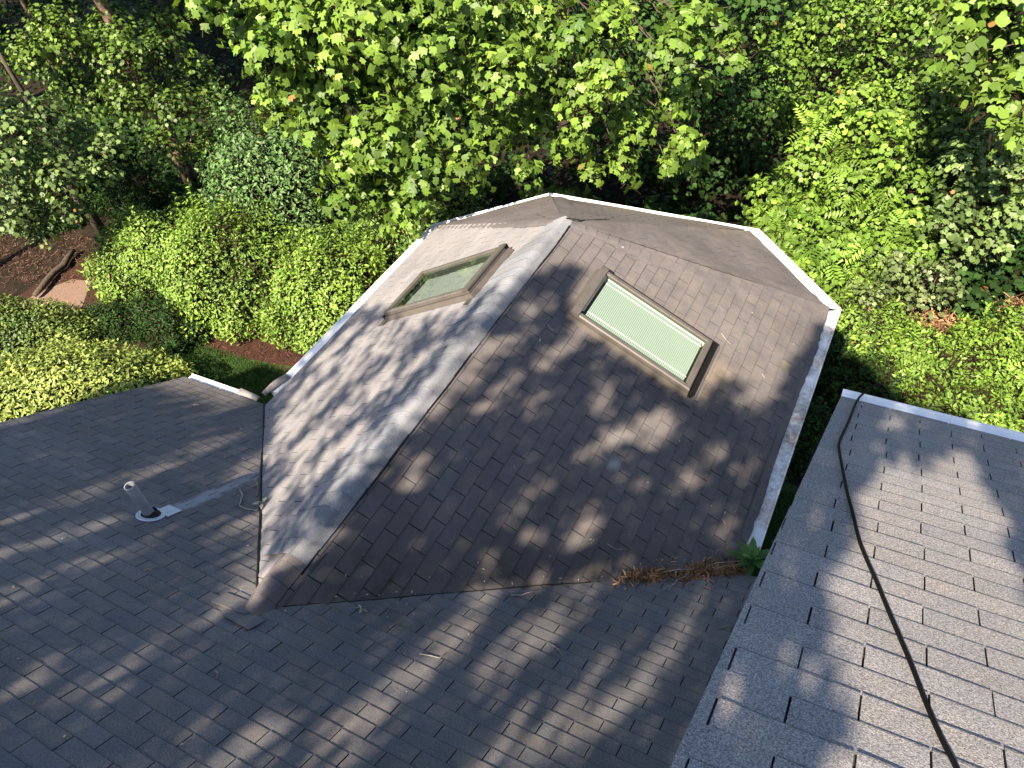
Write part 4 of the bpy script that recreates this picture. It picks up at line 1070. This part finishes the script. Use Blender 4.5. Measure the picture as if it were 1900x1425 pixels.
# ------------------------------------------------------------------ trees seen over the roofs
def lift(cl, zmin=.45):
    """clumps that would reach into the ground are moved back up along their own height"""
    return [[x, y, max(z, zmin), r] for x, y, z, r in cl]


hid = lambda n, c, r, rr, seed: [[*(np.array(c) + rand_dirs(1, np.random.default_rng(seed * 100 + i))[0] * np.array(r) * np.random.default_rng(seed * 77 + i).uniform(.5, 1)), rr] for i in range(n)]
tree('plane_tree', 'tree with large bright lobed leaves hanging over the end of the bay', None, (-4.2, 14.2, 0), (-3.6, 12.6, 9.5), .32,
     [[x, y, z, r * (.72 if x > -2.2 else .84)] for x, y, z, r in VEG['maple']], hid(16, (-3.4, 11.8, 9.3), (4.6, 2.6, 2.0), 1.3, 1), LOBED, .09, 1550, LM_MAPLE, seed=51, droop=1.1, up=.35, limb=.028, twigs=3, squash=1.2, hid_dens=90)
tree('vine_covered_tree', 'dark tree draped with hanging vines, left of the tall shrub', None, (-12.3, 9.6, 0), (-12.6, 9.3, 7.5), .2,
     VEG['vinetree'], hid(30, (-14.5, 10.6, 8.6), (5.5, 2.2, 1.4), 1.25, 2), HEART, .068, 1350, LM_VINE, M_BARKP, seed=52, droop=.9, hid_dens=110, limb=.022)
tree('pale_tree', 'small tree with pale grey green leaves above the gravel path', None, (-13.2, 7.4, 0), (-12.6, 7.0, 4.6), .12,
     VEG['paletree'], [], HEART, .075, 1000, LM_PALE, seed=53, droop=.6, limb=.02)
tree('slender_tree', 'slender yellow green tree behind the vine covered mound', None, (1.6, 17.9, 0), (1.5, 17.4, 6.0), .13,
     lift(VEG['backtree']), hid(9, (1.8, 17.6, 6.4), (2.6, 1.6, 1.2), 1.1, 4), HEART, .078, 850, LM_GOLD, M_BARKP, seed=54, droop=.5, limb=.022, bias=.0)
tree('broadleaf_tree', 'tree with big flat leaves at the top right corner', None, (6.6, 12.6, 0), (5.6, 11.8, 7.5), .2,
     VEG['bigleaf'], hid(9, (5.6, 11.6, 6.6), (2.0, 1.2, 1.0), .9, 5), HEART, .12, 560, LM_VINE, seed=55, droop=.7, limb=.022, bias=.15)
tree('vine_mound', 'mound of bright yellow green vines behind the angled gutter', None, (2.0, 12.6, 0), (1.9, 12.4, 2.4), .1,
     lift(VEG['vinemound']), [], HEART, .078, 1300, LM_GOLD, seed=56, droop=.6, limb=.016, inner=.4, bias=.1, cat='vines')
tree('leafy_shrub', 'olive green shrub with rounded leaves below the big flat leaves', None, (4.6, 12.0, 0), (4.5, 11.8, 2.4), .09,
     VEG['paleshrub'], [], HEART, .082, 950, LM_PALE, seed=57, droop=.5, limb=.016, cat='shrub')
tree('leafy_shrub', 'grey green tangled shrub above the dry brown brush', None, (4.0, 10.3, 0), (3.8, 10.1, 1.2), .05,
     VEG['greyshrub'], [], HEART, .06, 1300, LM_GREY, seed=58, droop=.4, limb=.012, cat='shrub', twigs=3)
tree('shaded_shrub', 'vine leaves coloured dark for the shade behind the far gutter', None, (-1.0, 14.0, 0), (-.8, 13.8, 3.2), .1,
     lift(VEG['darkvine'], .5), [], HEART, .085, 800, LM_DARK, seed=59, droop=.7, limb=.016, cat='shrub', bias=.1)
tree('leafy_tree', 'mid green tree between the slender tree and the right edge', None, (5.6, 15.6, 0), (5.4, 15.0, 4.5), .12,
     lift(VEG['rightmid'], .6), [], HEART, .085, 900, LM_VINE, seed=91, droop=.6, limb=.018)
LM_MID = leaf_mat('shaded_lobed_leaf', (.014, .04, .008), (.045, .1, .02), .22, .6, .15)  # darker copy of the lobed leaf, shade put into its colour
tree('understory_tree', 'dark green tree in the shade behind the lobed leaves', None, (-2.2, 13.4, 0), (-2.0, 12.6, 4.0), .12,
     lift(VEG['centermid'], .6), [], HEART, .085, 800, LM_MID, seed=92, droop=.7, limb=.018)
# fronds through the vine mound
rngf = np.random.default_rng(5)
fc = [VEG['vinemound'][i] for i in (0, 2, 5, 6, 7, 9, 10, 14, 15)]
P, Nn, T, Q = clump_points(fc, 130, 1.0, .8, .6, .5, rngf)
fr = empty('fern_like_vine', (2.4, 11.0, 0)); tag(fr, 'feathery compound leaves growing through the bright vines', 'vines')
leaf_object('foliage', P, Nn, T, .38 * rngf.uniform(.7, 1.2, len(P)), FROND, LM_GOLD, fr, clump_tint(Q, .1, rngf), rngf)

# low shrubs to the right, between the bay and the higher roof
LG = 'low shrubs beyond the gutter of the higher roof'
for i, (x, y, rx, ry, h, nn_, mt, lab, b) in enumerate([
        (3.1, 9.4, .75, .7, .95, 5200, LM_SHRUB, 'feathery grey green low shrub half in the shade of the house', .0),
        (4.05, 8.95, .8, .6, .8, 5200, LM_GOLD, 'bright low shrub with bare upright stems in its middle', .1),
        (5.0, 9.3, .95, .75, .8, 6500, LM_GOLD, 'yellowish low shrub at the right edge of the picture', .2),
        (6.2, 9.0, .9, .8, .9, 5200, LM_GOLD, 'yellow green low shrub mostly outside the right edge', .1),
        (4.7, 8.0, .95, .6, .7, 5600, LM_SHRUB, 'green low shrub just above the middle of the white gutter', .05),
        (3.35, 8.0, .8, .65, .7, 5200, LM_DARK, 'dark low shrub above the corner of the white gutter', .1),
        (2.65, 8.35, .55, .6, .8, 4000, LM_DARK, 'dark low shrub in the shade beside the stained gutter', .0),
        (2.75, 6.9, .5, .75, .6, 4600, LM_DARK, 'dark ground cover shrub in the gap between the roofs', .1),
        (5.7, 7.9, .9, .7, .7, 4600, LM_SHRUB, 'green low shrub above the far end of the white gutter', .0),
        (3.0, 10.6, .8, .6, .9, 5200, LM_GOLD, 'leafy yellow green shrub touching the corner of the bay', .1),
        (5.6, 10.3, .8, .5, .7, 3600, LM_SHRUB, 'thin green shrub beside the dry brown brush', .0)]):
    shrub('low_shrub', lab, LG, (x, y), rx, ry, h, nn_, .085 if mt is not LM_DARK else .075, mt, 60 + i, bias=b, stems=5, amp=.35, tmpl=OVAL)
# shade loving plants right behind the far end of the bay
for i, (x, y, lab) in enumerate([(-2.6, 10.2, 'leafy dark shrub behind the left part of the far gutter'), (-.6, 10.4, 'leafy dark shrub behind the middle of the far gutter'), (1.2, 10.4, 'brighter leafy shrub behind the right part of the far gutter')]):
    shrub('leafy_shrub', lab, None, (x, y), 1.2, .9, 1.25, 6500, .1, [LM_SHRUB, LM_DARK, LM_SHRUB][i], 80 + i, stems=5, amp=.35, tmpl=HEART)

# dry brush lying between the shrubs
def litter(name, label, cx, cy, rx, ry, h, n, mats, seed, ln=(.06, .22), z0=None):
    rng = np.random.default_rng(seed)
    a = rng.uniform(0, 2 * math.pi, n); q = np.sqrt(rng.random(n))
    p = np.stack([cx + rx * q * np.cos(a), cy + ry * q * np.sin(a), h * (1 - q ** 2) * rng.random(n) + .01], 1)
    tip = np.stack([rng.normal(size=n), rng.normal(size=n), .35 * rng.normal(size=n)], 1)
    nr = np.array([0, 0, 1]) + .5 * rng.normal(size=(n, 3))
    tm = (np.array([(-.05, 0, 0), (.05, 0, 0), (.04, 1, .06), (-.04, 1, .06)], float), [(0, 1, 2), (0, 2, 3)])
    tt = np.stack([rng.random(n), rng.random(n), rng.random(n)], 1)
    o = leaf_object(name, p, nr, tip, rng.uniform(*ln, n), tm, mats, None, tt, rng)
    tag(o, label, kind='stuff')
    return o


LM_LITTER = leaf_mat('dry_litter', (.1, .05, .025), (.36, .22, .12), .05, .8, .1, (1, 1, 1))
LM_LITTERD = leaf_mat('damp_litter', (.03, .015, .01), (.14, .08, .055), .05, .8, .1, (1, 1, 1))
litter('dry_brush', 'dry brown brush below the grey green shrub', 4.1, 10.0, .85, .4, .4, 1500, LM_LITTER, 1)
litter('dry_brush', 'dry brown brush at the right edge below the olive shrub', 5.3, 10.75, .5, .35, .5, 900, LM_LITTER, 2)
litter('leaf_litter', 'brown fallen leaves on the ground beyond the path', -14.2, 6.2, 2.2, 1.0, .06, 2200, LM_LITTERD, 3, (.05, .13))
litter('leaf_litter', 'fallen leaves over the bare ground left of the hedges', -16.5, 2.5, 5.5, 4.0, .05, 9000, LM_LITTERD, 7, (.05, .14))
litter('leaf_litter', 'mulch bits in the bed along the lawn', -5.6, 5.6, 3.4, .55, .05, 2600, leaf_mat('mulch_bits', (.03, .014, .01), (.1, .045, .028), .02, .9, .1, (1, 1, 1)), 4, (.04, .12))
# fallen log beside the path
mb = MB(); rg_ = np.random.default_rng(3)
lg = empty('log', (-12.7, 5.5, 0)); tag(lg, 'grey fallen log lying beside the gravel path', 'log')
mb.tube(wobble_line((-12.55, 5.0, .13), (-13.1, 6.5, .15), 6, .02, rg_), [.05, .065, .07, .07, .07, .065, .05], 10); mb.obj('bark', M_BARK, lg, True)

# ------------------------------------------------------------------ wood behind
rngu = np.random.default_rng(17); nu = 36000
pu = np.stack([rngu.uniform(-34, 12, nu), rngu.uniform(10.5, 30, nu), np.zeros(nu)], 1)
pu[-nu // 5:] = np.stack([rngu.uniform(3, 9, nu - (nu - nu // 5 - 1)), rngu.uniform(10.2, 17.5, nu - (nu - nu // 5 - 1)), np.zeros(nu - (nu - nu // 5 - 1))], 1)[: len(pu[-nu // 5:])]
pu[: nu // 5] = np.stack([rngu.uniform(-20, -10, nu // 5), rngu.uniform(8.2, 12, nu // 5), np.zeros(nu // 5)], 1)
pu[:, 2] = .1 + .7 * rngu.random(nu) * (.5 + .5 * np.sin(pu[:, 0] * 1.3) * np.sin(pu[:, 1] * 1.1))
o = leaf_object('undergrowth', pu, np.array([0, 0, 1.]) + .6 * rngu.normal(size=(nu, 3)), rand_dirs(nu, rngu), .11 * rngu.uniform(.6, 1.3, nu), HEART, LM_DARK, rng=rngu)
tag(o, 'dim green undergrowth covering the floor of the wood', kind='stuff')
wood = [(-24.2, 19.6, 'slim dark trunk at the top left corner of the wood'), (-29.5, 16.5, 'dark tree at the far left edge of the wood'), (-18.5, 17.8, 'dark tree behind the vine covered tree'), (-14.2, 18.6, 'dark tree in the shadowy gap between vines and lobed leaves'),
        (-21.5, 13.2, 'dark tree behind the pale tree'), (-16.8, 14.0, 'dark leaning tree behind the tall shrub'), (-9.5, 19.5, 'dark tree hidden behind the lobed leaves'), (-1.5, 21.5, 'dark tree between the lobed leaves and the slender tree'), (6.2, 21.0, 'dark tree behind the slender tree on the right'), (9.0, 16.0, 'dark tree beyond the big flat leaves')]
for i, (x, y, lab) in enumerate(wood):
    rw = np.random.default_rng(200 + i)
    lean = rw.normal(size=2) * .6
    hidc = hid(14, (x + lean[0], y + lean[1] - 2.5, 9.6), (3.2, 3.4, 2.6), 1.7, 20 + i)
    lowc = [[x + rw.uniform(-2.2, 2.2), y + rw.uniform(-1.8, 1.2), rw.uniform(1.2, 4.5), rw.uniform(.6, 1.0)] for _ in range(6)]
    tree('wood_tree', lab, 'dark trees of the wood', (x, y, 0), (x + lean[0], y + lean[1], 11), .2, lowc, hidc, HEART, .095, 380, LM_DARK, seed=300 + i, droop=.5, hid_dens=75, hid_size=3.5, limb=.03)

# ------------------------------------------------------------------ tall trees behind the viewer: their leaves throw the broken shade on the roofs


def in_poly(px, py, poly):
    c = np.zeros(len(px), bool); n = len(poly)
    for i in range(n):
        x1, y1 = poly[i]; x2, y2 = poly[(i + 1) % n]
        cond = ((y1 > py) != (y2 > py)) & (px < (x2 - x1) * (py - y1) / (y2 - y1 + 1e-12) + x1)
        c ^= cond
    return c


def seg_dist(px, py, a, b):
    ax_, ay = a; bx_, by = b; dx, dy = bx_ - ax_, by - ay; l2 = dx * dx + dy * dy + 1e-12
    t = np.clip(((px - ax_) * dx + (py - ay) * dy) / l2, 0, 1)
    return np.hypot(px - ax_ - t * dx, py - ay - t * dy)


shade = [tuple(p) for p in SHADE]
SB0, SB1 = min(p[1] for p in shade), max(p[1] for p in shade)
rngs = np.random.default_rng(77)
ga, gb = np.meshgrid(np.arange(-9.5, 4.8, .042), np.arange(SB0, SB1, .042))
ga = np.tile(ga.ravel(), 3); gb = np.tile(gb.ravel(), 3)
ga = ga + rngs.uniform(-.02, .02, len(ga)); gb = gb + rngs.uniform(-.02, .02, len(gb))
keep = in_poly(ga, gb, shade)
for c in LIT:
    r = c[1] + .03; thin = rngs.random(len(ga)) < c[0]
    for p, q in zip(c[2:-1], c[3:]):
        keep &= (seg_dist(ga, gb, p, q) > r) | thin
soft = (ga < 0) & (ga > -3.2) & (gb > 3.12 - .29 * ga)
keep &= ~(soft & (rngs.random(len(ga)) < .5))
for P_ in LITP: keep &= ~in_poly(ga, gb, P_)
ga, gb = ga[keep], gb[keep]; n = len(ga)
cc = np.where(ga > 2.75, -10.8, -12.6) + rngs.uniform(-.7, .7, n)
ps = E1 * ga[:, None] + E2 * gb[:, None] + SUN * cc[:, None]
cut = ga > 1.2
la, lb = np.meshgrid(np.arange(-17, -11.2, .09), np.arange(LEFTB[0], LEFTB[1], .09)); la = np.tile(la.ravel(), 2) ; lb = np.tile(lb.ravel(), 2)
la = la + rngs.uniform(-.05, .05, len(la)); lb = lb + rngs.uniform(-.05, .05, len(lb))
lk = rngs.random(len(la)) < .5 + .5 * np.sin(la * 2.1) * np.sin(lb * 5) + .3; la, lb = la[lk], lb[lk]
pl_ = E1 * la[:, None] + E2 * lb[:, None] + SUN * (-4.0 + rngs.uniform(-.8, .8, len(la)))[:, None]
for nm, msk, base, top, lab in (('shade_tree', ~cut, (-2.4, -13.5, 0), (-1.6, -6.0, 11), 'tall leafy tree behind the house, outside the picture'),
                                ('shade_tree', cut, (4.6, -13.0, 0), (3.4, -6.5, 11.5), 'second tall tree behind the house, outside the picture')):
    root = empty(nm, base); tag(root, lab, 'tree')
    mb = MB(); mb.tube(wobble_line(base, top, 7, .1, rngs), [.34, .32, .3, .27, .24, .2, .16, .1], 10); mb.obj('trunk', M_BARK, root, True)
    k = int(msk.sum())
    leaf_object('crown', ps[msk], -SUN + .35 * rngs.normal(size=(k, 3)), rand_dirs(k, rngs), rngs.uniform(.09, .13, k), OVAL, LM_DARK, root, rng=rngs)

root = empty('shade_tree', (-15.5, 1.0, 0)); tag(root, 'unseen tree added left of the clipped hedges to shade the ground', 'tree')  # out of view, added to shade the ground around the pale tree
mb = MB(); mb.tube(wobble_line((-15.5, 1.0, 0), (-14.0, 3.2, 8.2), 7, .1, rngs), [.22, .2, .18, .16, .13, .1, .07, .04], 9); mb.obj('trunk', M_BARK, root, True)
leaf_object('crown', pl_, -SUN + .4 * rngs.normal(size=(len(la), 3)), rand_dirs(len(la), rngs), rngs.uniform(.17, .24, len(la)), OVAL, LM_DARK, root, rng=rngs)

shade_canopies = [(-29.0, 4.5, 'unseen tall tree added far to the left to shade the wood'), (-22.0, 5.0, 'unseen tall tree added to the left to shade the wood'), (-15.5, 5.5, 'unseen tall tree added nearest the left shrubs to shade the wood')]  # crowns out of view, added to keep the sun off the wood
for i, (x, y, lab) in enumerate(shade_canopies):
    nn_ = 5200; rc_ = np.random.default_rng(900 + i)
    aa = x + rc_.uniform(-3.9, 3.9, nn_); bb = rc_.uniform(CANB[0], CANB[1], nn_)
    kp = np.sin(aa * 1.9 + i) * np.sin(bb * 2.3) < .75; aa, bb = aa[kp], bb[kp]
    if i == 2: aa = np.minimum(aa, -9.2 - rc_.random(len(aa)) * 5)
    pp = E1 * aa[:, None] + E2 * bb[:, None] + SUN * (-6.0 + rc_.uniform(-1.2, 1.2, len(aa)))[:, None]
    root = empty('shade_tree', (x - 2.5, -1.0, 0)); tag(root, lab, 'tree')
    mb = MB(); mb.tube(wobble_line((x - 2.5, -1.0, 0), (x, y, 14.5), 7, .15, rc_), [.34, .3, .28, .25, .22, .18, .13, .08], 9); mb.obj('trunk', M_BARK, root, True)
    leaf_object('crown', pp, -SUN + .5 * rc_.normal(size=(len(aa), 3)), rand_dirs(len(aa), rc_), rc_.uniform(.3, .48, len(aa)), OVAL, LM_DARK, root, rng=rc_)

# ------------------------------------------------------------------ things lying on the roofs
M_CABLE = simple_mat('black_rubber_cable', (.004, .004, .0045), .6, .12, .2, 40)
mb = MB(); upn = np.array([0, .503, .864])
cp = [np.array(p) + upn * .017 for p in CABLE]
first = cp[0]
pre = [first + np.array([.2, .24, -.5]), first + np.array([.17, .21, -.2]), first + np.array([.09, .15, -.03]), first + np.array([.03, .07, .0])]
line = pre + cp
fine = []
for i in range(len(line) - 1):
    p0, p1, p2, p3 = line[max(i - 1, 0)], line[i], line[i + 1], line[min(i + 2, len(line) - 1)]
    for t in np.linspace(0, 1, 6, endpoint=False):
        fine.append(.5 * (2 * p1 + (p2 - p0) * t + (2 * p0 - 5 * p1 + 4 * p2 - p3) * t * t + (3 * p1 - p0 - 3 * p2 + p3) * t ** 3))
fine.append(line[-1])
mb.tube(fine, .0067, 8)
o = mb.obj('cable', M_CABLE, None, True); tag(o, 'black cable snaking down the higher grey roof from its white gutter', 'cable')

M_TWP = simple_mat('bleached_twig', (.36, .31, .26), .85, .2, .2, 40)
M_SCRAP = leaf_mat('pale_leaf_scrap', (.42, .42, .32), (.55, .55, .42), .2, .7, .2)
tl_ = ['crooked pale twig lying in the valley with a leaf at its end', 'short thin forked twig at the black valley line', 'thin pale twig near the edge of the lower roof above the hedge', 'tiny twig just below the short white gutter', 'small curved twig beside the top of the black valley line',
       'small forked twig below the vent pipe', 'short grey twig between the pipe and the valley', 'small hook shaped pale stem on the near part of the lower roof', 'bleached twig lying in the sunny patch of the lower roof', 'pale twig beside the open valley under the dark slope', 'thin grey forked twig in the shadow band', 'very thin dark twig close to the higher roof', 'tiny pale scrap of twig above the vent pipe',
       'thin curved twig on the dark slope above the debris', 'short thin straw beside the corner of the pale skylight', 'pale straw right of the skylight with the blind', 'tiny straw near the dirty gutter', 'thin twig just above the leaf debris', 'tiny hooked twig above the leaf debris']
nrmof = {'M': np.array([0, .503, .864]), 'R': nR, 'L': nL}
rt = np.random.default_rng(9)
for i, (k, pts) in enumerate(STICKS):
    nn = nrmof[k]; mb = MB()
    q = [np.array(p) + nn * (.012 + .004 * math.sin(j * 2 + i)) for j, p in enumerate(pts)]
    r = {0: .008, 8: .0036, 9: .0042}.get(i, .0038)
    mb.tube(q, [r * (1 - .5 * j / len(q)) for j in range(len(q))], 6)
    if i in (1, 5, 10):
        d = (q[-1] - q[0]); s_ = np.cross(d, nn) * .5
        mb.tube([q[1], q[1] + d * .3 + s_], [r * .8, r * .4], 5)
    o = mb.obj('twig', M_TWP if i in (0, 2, 3, 8, 9, 13) else M_TWIG, None, True); tag(o, tl_[i], 'twig', 'twigs scattered on the roofs')
for i, (p, nn, sz, lab) in enumerate([(np.array(STICKS[0][1][-1]) + [0, .02, .03], nrmof['M'], .07, 'pale dry leaf at the end of the crooked twig'),
                                      (on_main(.48, .3), nrmof['M'], .05, 'pale leaf scrap on the lower roof under the ridge end'),
                                      (Wd(0, 0, H) + (dR * 1.55 + np.array([0, 1.62, 0])) * S, nR, .035, 'small white scrap in a sunny patch of the dark slope')]):
    n_ = 5
    o = leaf_object('leaf_scrap', np.tile(p, (n_, 1)) + nn * .02 + rt.normal(size=(n_, 3)) * .006, np.tile(nn, (n_, 1)) + .5 * rt.normal(size=(n_, 3)), rand_dirs(n_, rt), np.full(n_, sz), OVAL, M_SCRAP, None, rng=rt)
    tag(o, lab, 'leaf', 'pale leaf scraps on the roofs')

rb = np.random.default_rng(61); nb = 330
tb = rb.random(nb); pb_ = []; nb_ = []
for i in range(nb):
    if i < 150:
        x, y = rb.uniform(XR + .1, 2.5), rb.uniform(-1.6, 2.0)
        if y > abs(x) * YV / W - .05: y = abs(x) * YV / W - rb.uniform(.05, .4)
        pb_.append(on_main(x, y, .012)); nb_.append([0, .503, .864])
    elif i < 250:
        d = rb.uniform(.2, 2.5); y = rb.uniform(d / SL * YV + .05, 4.6); pb_.append(Wd(0, 0, H) + (dR * d + np.array([0, y, 0])) * S + nR * .012); nb_.append(nR)
    else:
        d = rb.uniform(.2, 2.4); y = d / SL * YV + abs(rb.normal(0, .12)) + .02; pb_.append(Wd(0, 0, H) + (dR * d + np.array([0, y, 0])) * S + nR * .012); nb_.append(nR)
o = leaf_object('leaf_bits', np.array(pb_), np.array(nb_) + .35 * rb.normal(size=(nb, 3)), rand_dirs(nb, rb), rb.uniform(.008, .03, nb), OVAL, leaf_mat('dry_bits', (.1, .07, .045), (.4, .33, .25), .05, .8, .1, (1, 1, 1)), None, rng=rb)
tag(o, 'tiny dry leaf bits scattered over the roofs', kind='stuff')

# rotting leaves and twigs heaped in the valley, and the plant that has rooted there
def valley_pt(t): return Wd(W * t, YV * t, H * (1 - t))
rngd = np.random.default_rng(21); nd = 3600
td = np.concatenate([rngd.normal(.745, .028, nd // 4), rngd.normal(.865, .022, nd // 3), rngd.uniform(.84, .985, nd // 4), rngd.normal(.965, .018, nd - nd // 4 - nd // 3 - nd // 4)]); td = np.clip(td, .66, .995)
wd_ = np.where(rngd.random(nd) < .16, .15, np.where(td < .81, .035, .062)) * rngd.normal(size=nd) + .02 * np.sin(td * 47)
pd = np.stack([valley_pt(t) for t in td]) + np.array([.35, .93, 0]) * wd_[:, None] * np.array([1, 1, 0])
hd = .07 * np.exp(-(wd_ / .06) ** 2) * (.35 + .65 * np.abs(np.sin(td * 55 + .6)))
pd[:, 2] = np.maximum(Z0 + S * (H - pd[:, 1] / S * H / YV), Z0 + S * H * (1 - np.abs(pd[:, 0] / S) / W)) + .012 + np.abs(hd) * rngd.random(nd)
tm = (np.array([(-.12, 0, 0), (.12, 0, 0), (.07, 1, .1), (-.07, 1, .1)], float), [(0, 1, 2), (0, 2, 3)])
o = leaf_object('leaf_debris', pd, np.array([0, 0, 1.]) + .7 * rngd.normal(size=(nd, 3)), rand_dirs(nd, rngd), rngd.uniform(.02, .065, nd), tm, leaf_mat('rotting_leaf', (.08, .042, .025), (.42, .25, .13), .05, .8, .1, (1, 1, 1)), None, rng=rngd)
tag(o, 'heap of rotting brown leaves and bits in the valley', kind='stuff')
for i, (a, b, lab) in enumerate([((.76, 0, .05), (1.0, .05, .09), 'long thin stalk lying on the brown leaf heap'), ((.83, -.03, .05), (.98, .03, .06), 'second thin stalk crossing the brown leaf heap'), ((.84, -.02, .05), (.80, -.28, .02), 'bare twig hanging from the leaf heap onto the lower roof'), ((.88, -.02, .05), (.90, -.2, .02), 'short bare twig sticking out of the leaf heap')]):
    p0 = valley_pt(a[0]) + np.array([0, a[1], a[2]]); p1 = valley_pt(b[0]) + np.array([0, b[1], b[2] - (b[1] * H / YV if b[1] < -.1 else 0)])
    mb = MB(); mb.tube(wobble_line(p0, p1, 5, .008, rngd), [.006, .0055, .005, .004, .004, .003], 5)
    if i >= 2:
        mb.tube(wobble_line(p0 * .4 + p1 * .6, p1 + np.array([.05, .03, .0]), 3, .005, rngd), [.004, .003, .003, .002], 5)
    o = mb.obj('twig', M_TWP, None, True); tag(o, lab, 'twig', 'twigs scattered on the roofs')
pc = Wd(W * .985, YV * 1.0, 0) + np.array([.02, -.02, .12])
weed = empty('weed', tuple(pc - np.array([0, 0, .1]))); tag(weed, 'green rosette weed rooted in the debris at the end of the dirty gutter', 'weed')
LM_WEED = leaf_mat('weed_leaf', (.045, .13, .028), (.08, .19, .045), .3, .4, .4)
LONG = (np.array([(0, 0, 0), (.13, .3, .05), (.17, .55, .03), (.1, .82, -.04), (0, 1, -.12), (-.1, .82, -.04), (-.17, .55, .03), (-.13, .3, .05), (0, .5, -.03)], float), [(0, 1, 8), (1, 2, 8), (2, 3, 8), (3, 4, 8), (4, 5, 8), (5, 6, 8), (6, 7, 8), (7, 0, 8)])
nw = 17; aw = np.arange(nw) * 2.4; el = np.linspace(.15, 1.1, nw)
tipw = np.stack([np.cos(aw) * np.cos(el), np.sin(aw) * np.cos(el), np.sin(el)], 1)
nw_ = np.stack([-np.cos(aw) * np.sin(el), -np.sin(aw) * np.sin(el), np.cos(el)], 1)
leaf_object('foliage', np.tile(pc, (nw, 1)) + np.stack([0 * aw, 0 * aw, el * .05], 1), nw_, tipw, np.linspace(.25, .09, nw) * rngd.uniform(.8, 1.15, nw), LONG, LM_WEED, weed, rng=rngd)
mb = MB(); mb.tube([pc - np.array([0, 0, .12]), pc + np.array([0, 0, .06])], [.007, .004], 6); mb.obj('stem', LM_WEED, weed, True)

# ------------------------------------------------------------------ light, sky, camera
w = bpy.data.worlds.new('World'); SC.world = w; w.use_nodes = True
nt = w.node_tree; bg = nt.nodes['Background']
sky = nt.nodes.new('ShaderNodeTexSky'); sky.sky_type = 'NISHITA'; sky.sun_disc = False
sky.sun_elevation = math.radians(46); sky.sun_rotation = math.radians(181.5)
nt.links.new(sky.outputs[0], bg.inputs[0]); bg.inputs[1].default_value = .07
sun = bpy.data.lights.new('sun', 'SUN'); sun.energy = 5.0; sun.angle = math.radians(.53); sun.color = (1, .85, .66)
so = bpy.data.objects.new('sun', sun); COL.objects.link(so); so.location = (0, -20, 30)
so.rotation_euler = Vector(SUN).to_track_quat('-Z', 'Y').to_euler()

cam = bpy.data.cameras.new('camera'); co_ = bpy.data.objects.new('camera', cam); COL.objects.link(co_)
cam.sensor_width = 36; cam.lens = 1432.83 / 1900 * 36; cam.clip_start = .05; cam.clip_end = 500
a_, b_, c_ = .5851, .7719, -.1514
fwd = np.array([-math.sin(a_) * math.cos(b_), math.cos(a_) * math.cos(b_), -math.sin(b_)])
rgt = np.array([math.cos(a_), math.sin(a_), 0.]); upv = np.cross(rgt, fwd)
r2 = math.cos(c_) * rgt + math.sin(c_) * upv; u2 = -math.sin(c_) * rgt + math.cos(c_) * upv
Mx = Matrix.Identity(4)
for i in range(3): Mx[i][0], Mx[i][1], Mx[i][2] = r2[i], u2[i], -fwd[i]
Mx.translation = Vector((3.28200, -1.36088, 9.08819))
co_.matrix_world = Mx
SC.camera = co_
SC.render.engine = 'CYCLES'
SC.cycles.max_bounces = 5; SC.cycles.diffuse_bounces = 1; SC.cycles.transparent_max_bounces = 12; SC.cycles.transmission_bounces = 4
SC.cycles.use_denoising = True
SC.cycles.caustics_reflective = False; SC.cycles.caustics_refractive = False
SC.view_settings.view_transform = 'Standard'; SC.view_settings.look = 'None'
SC.view_settings.exposure = 2.15; SC.view_settings.gamma = 1
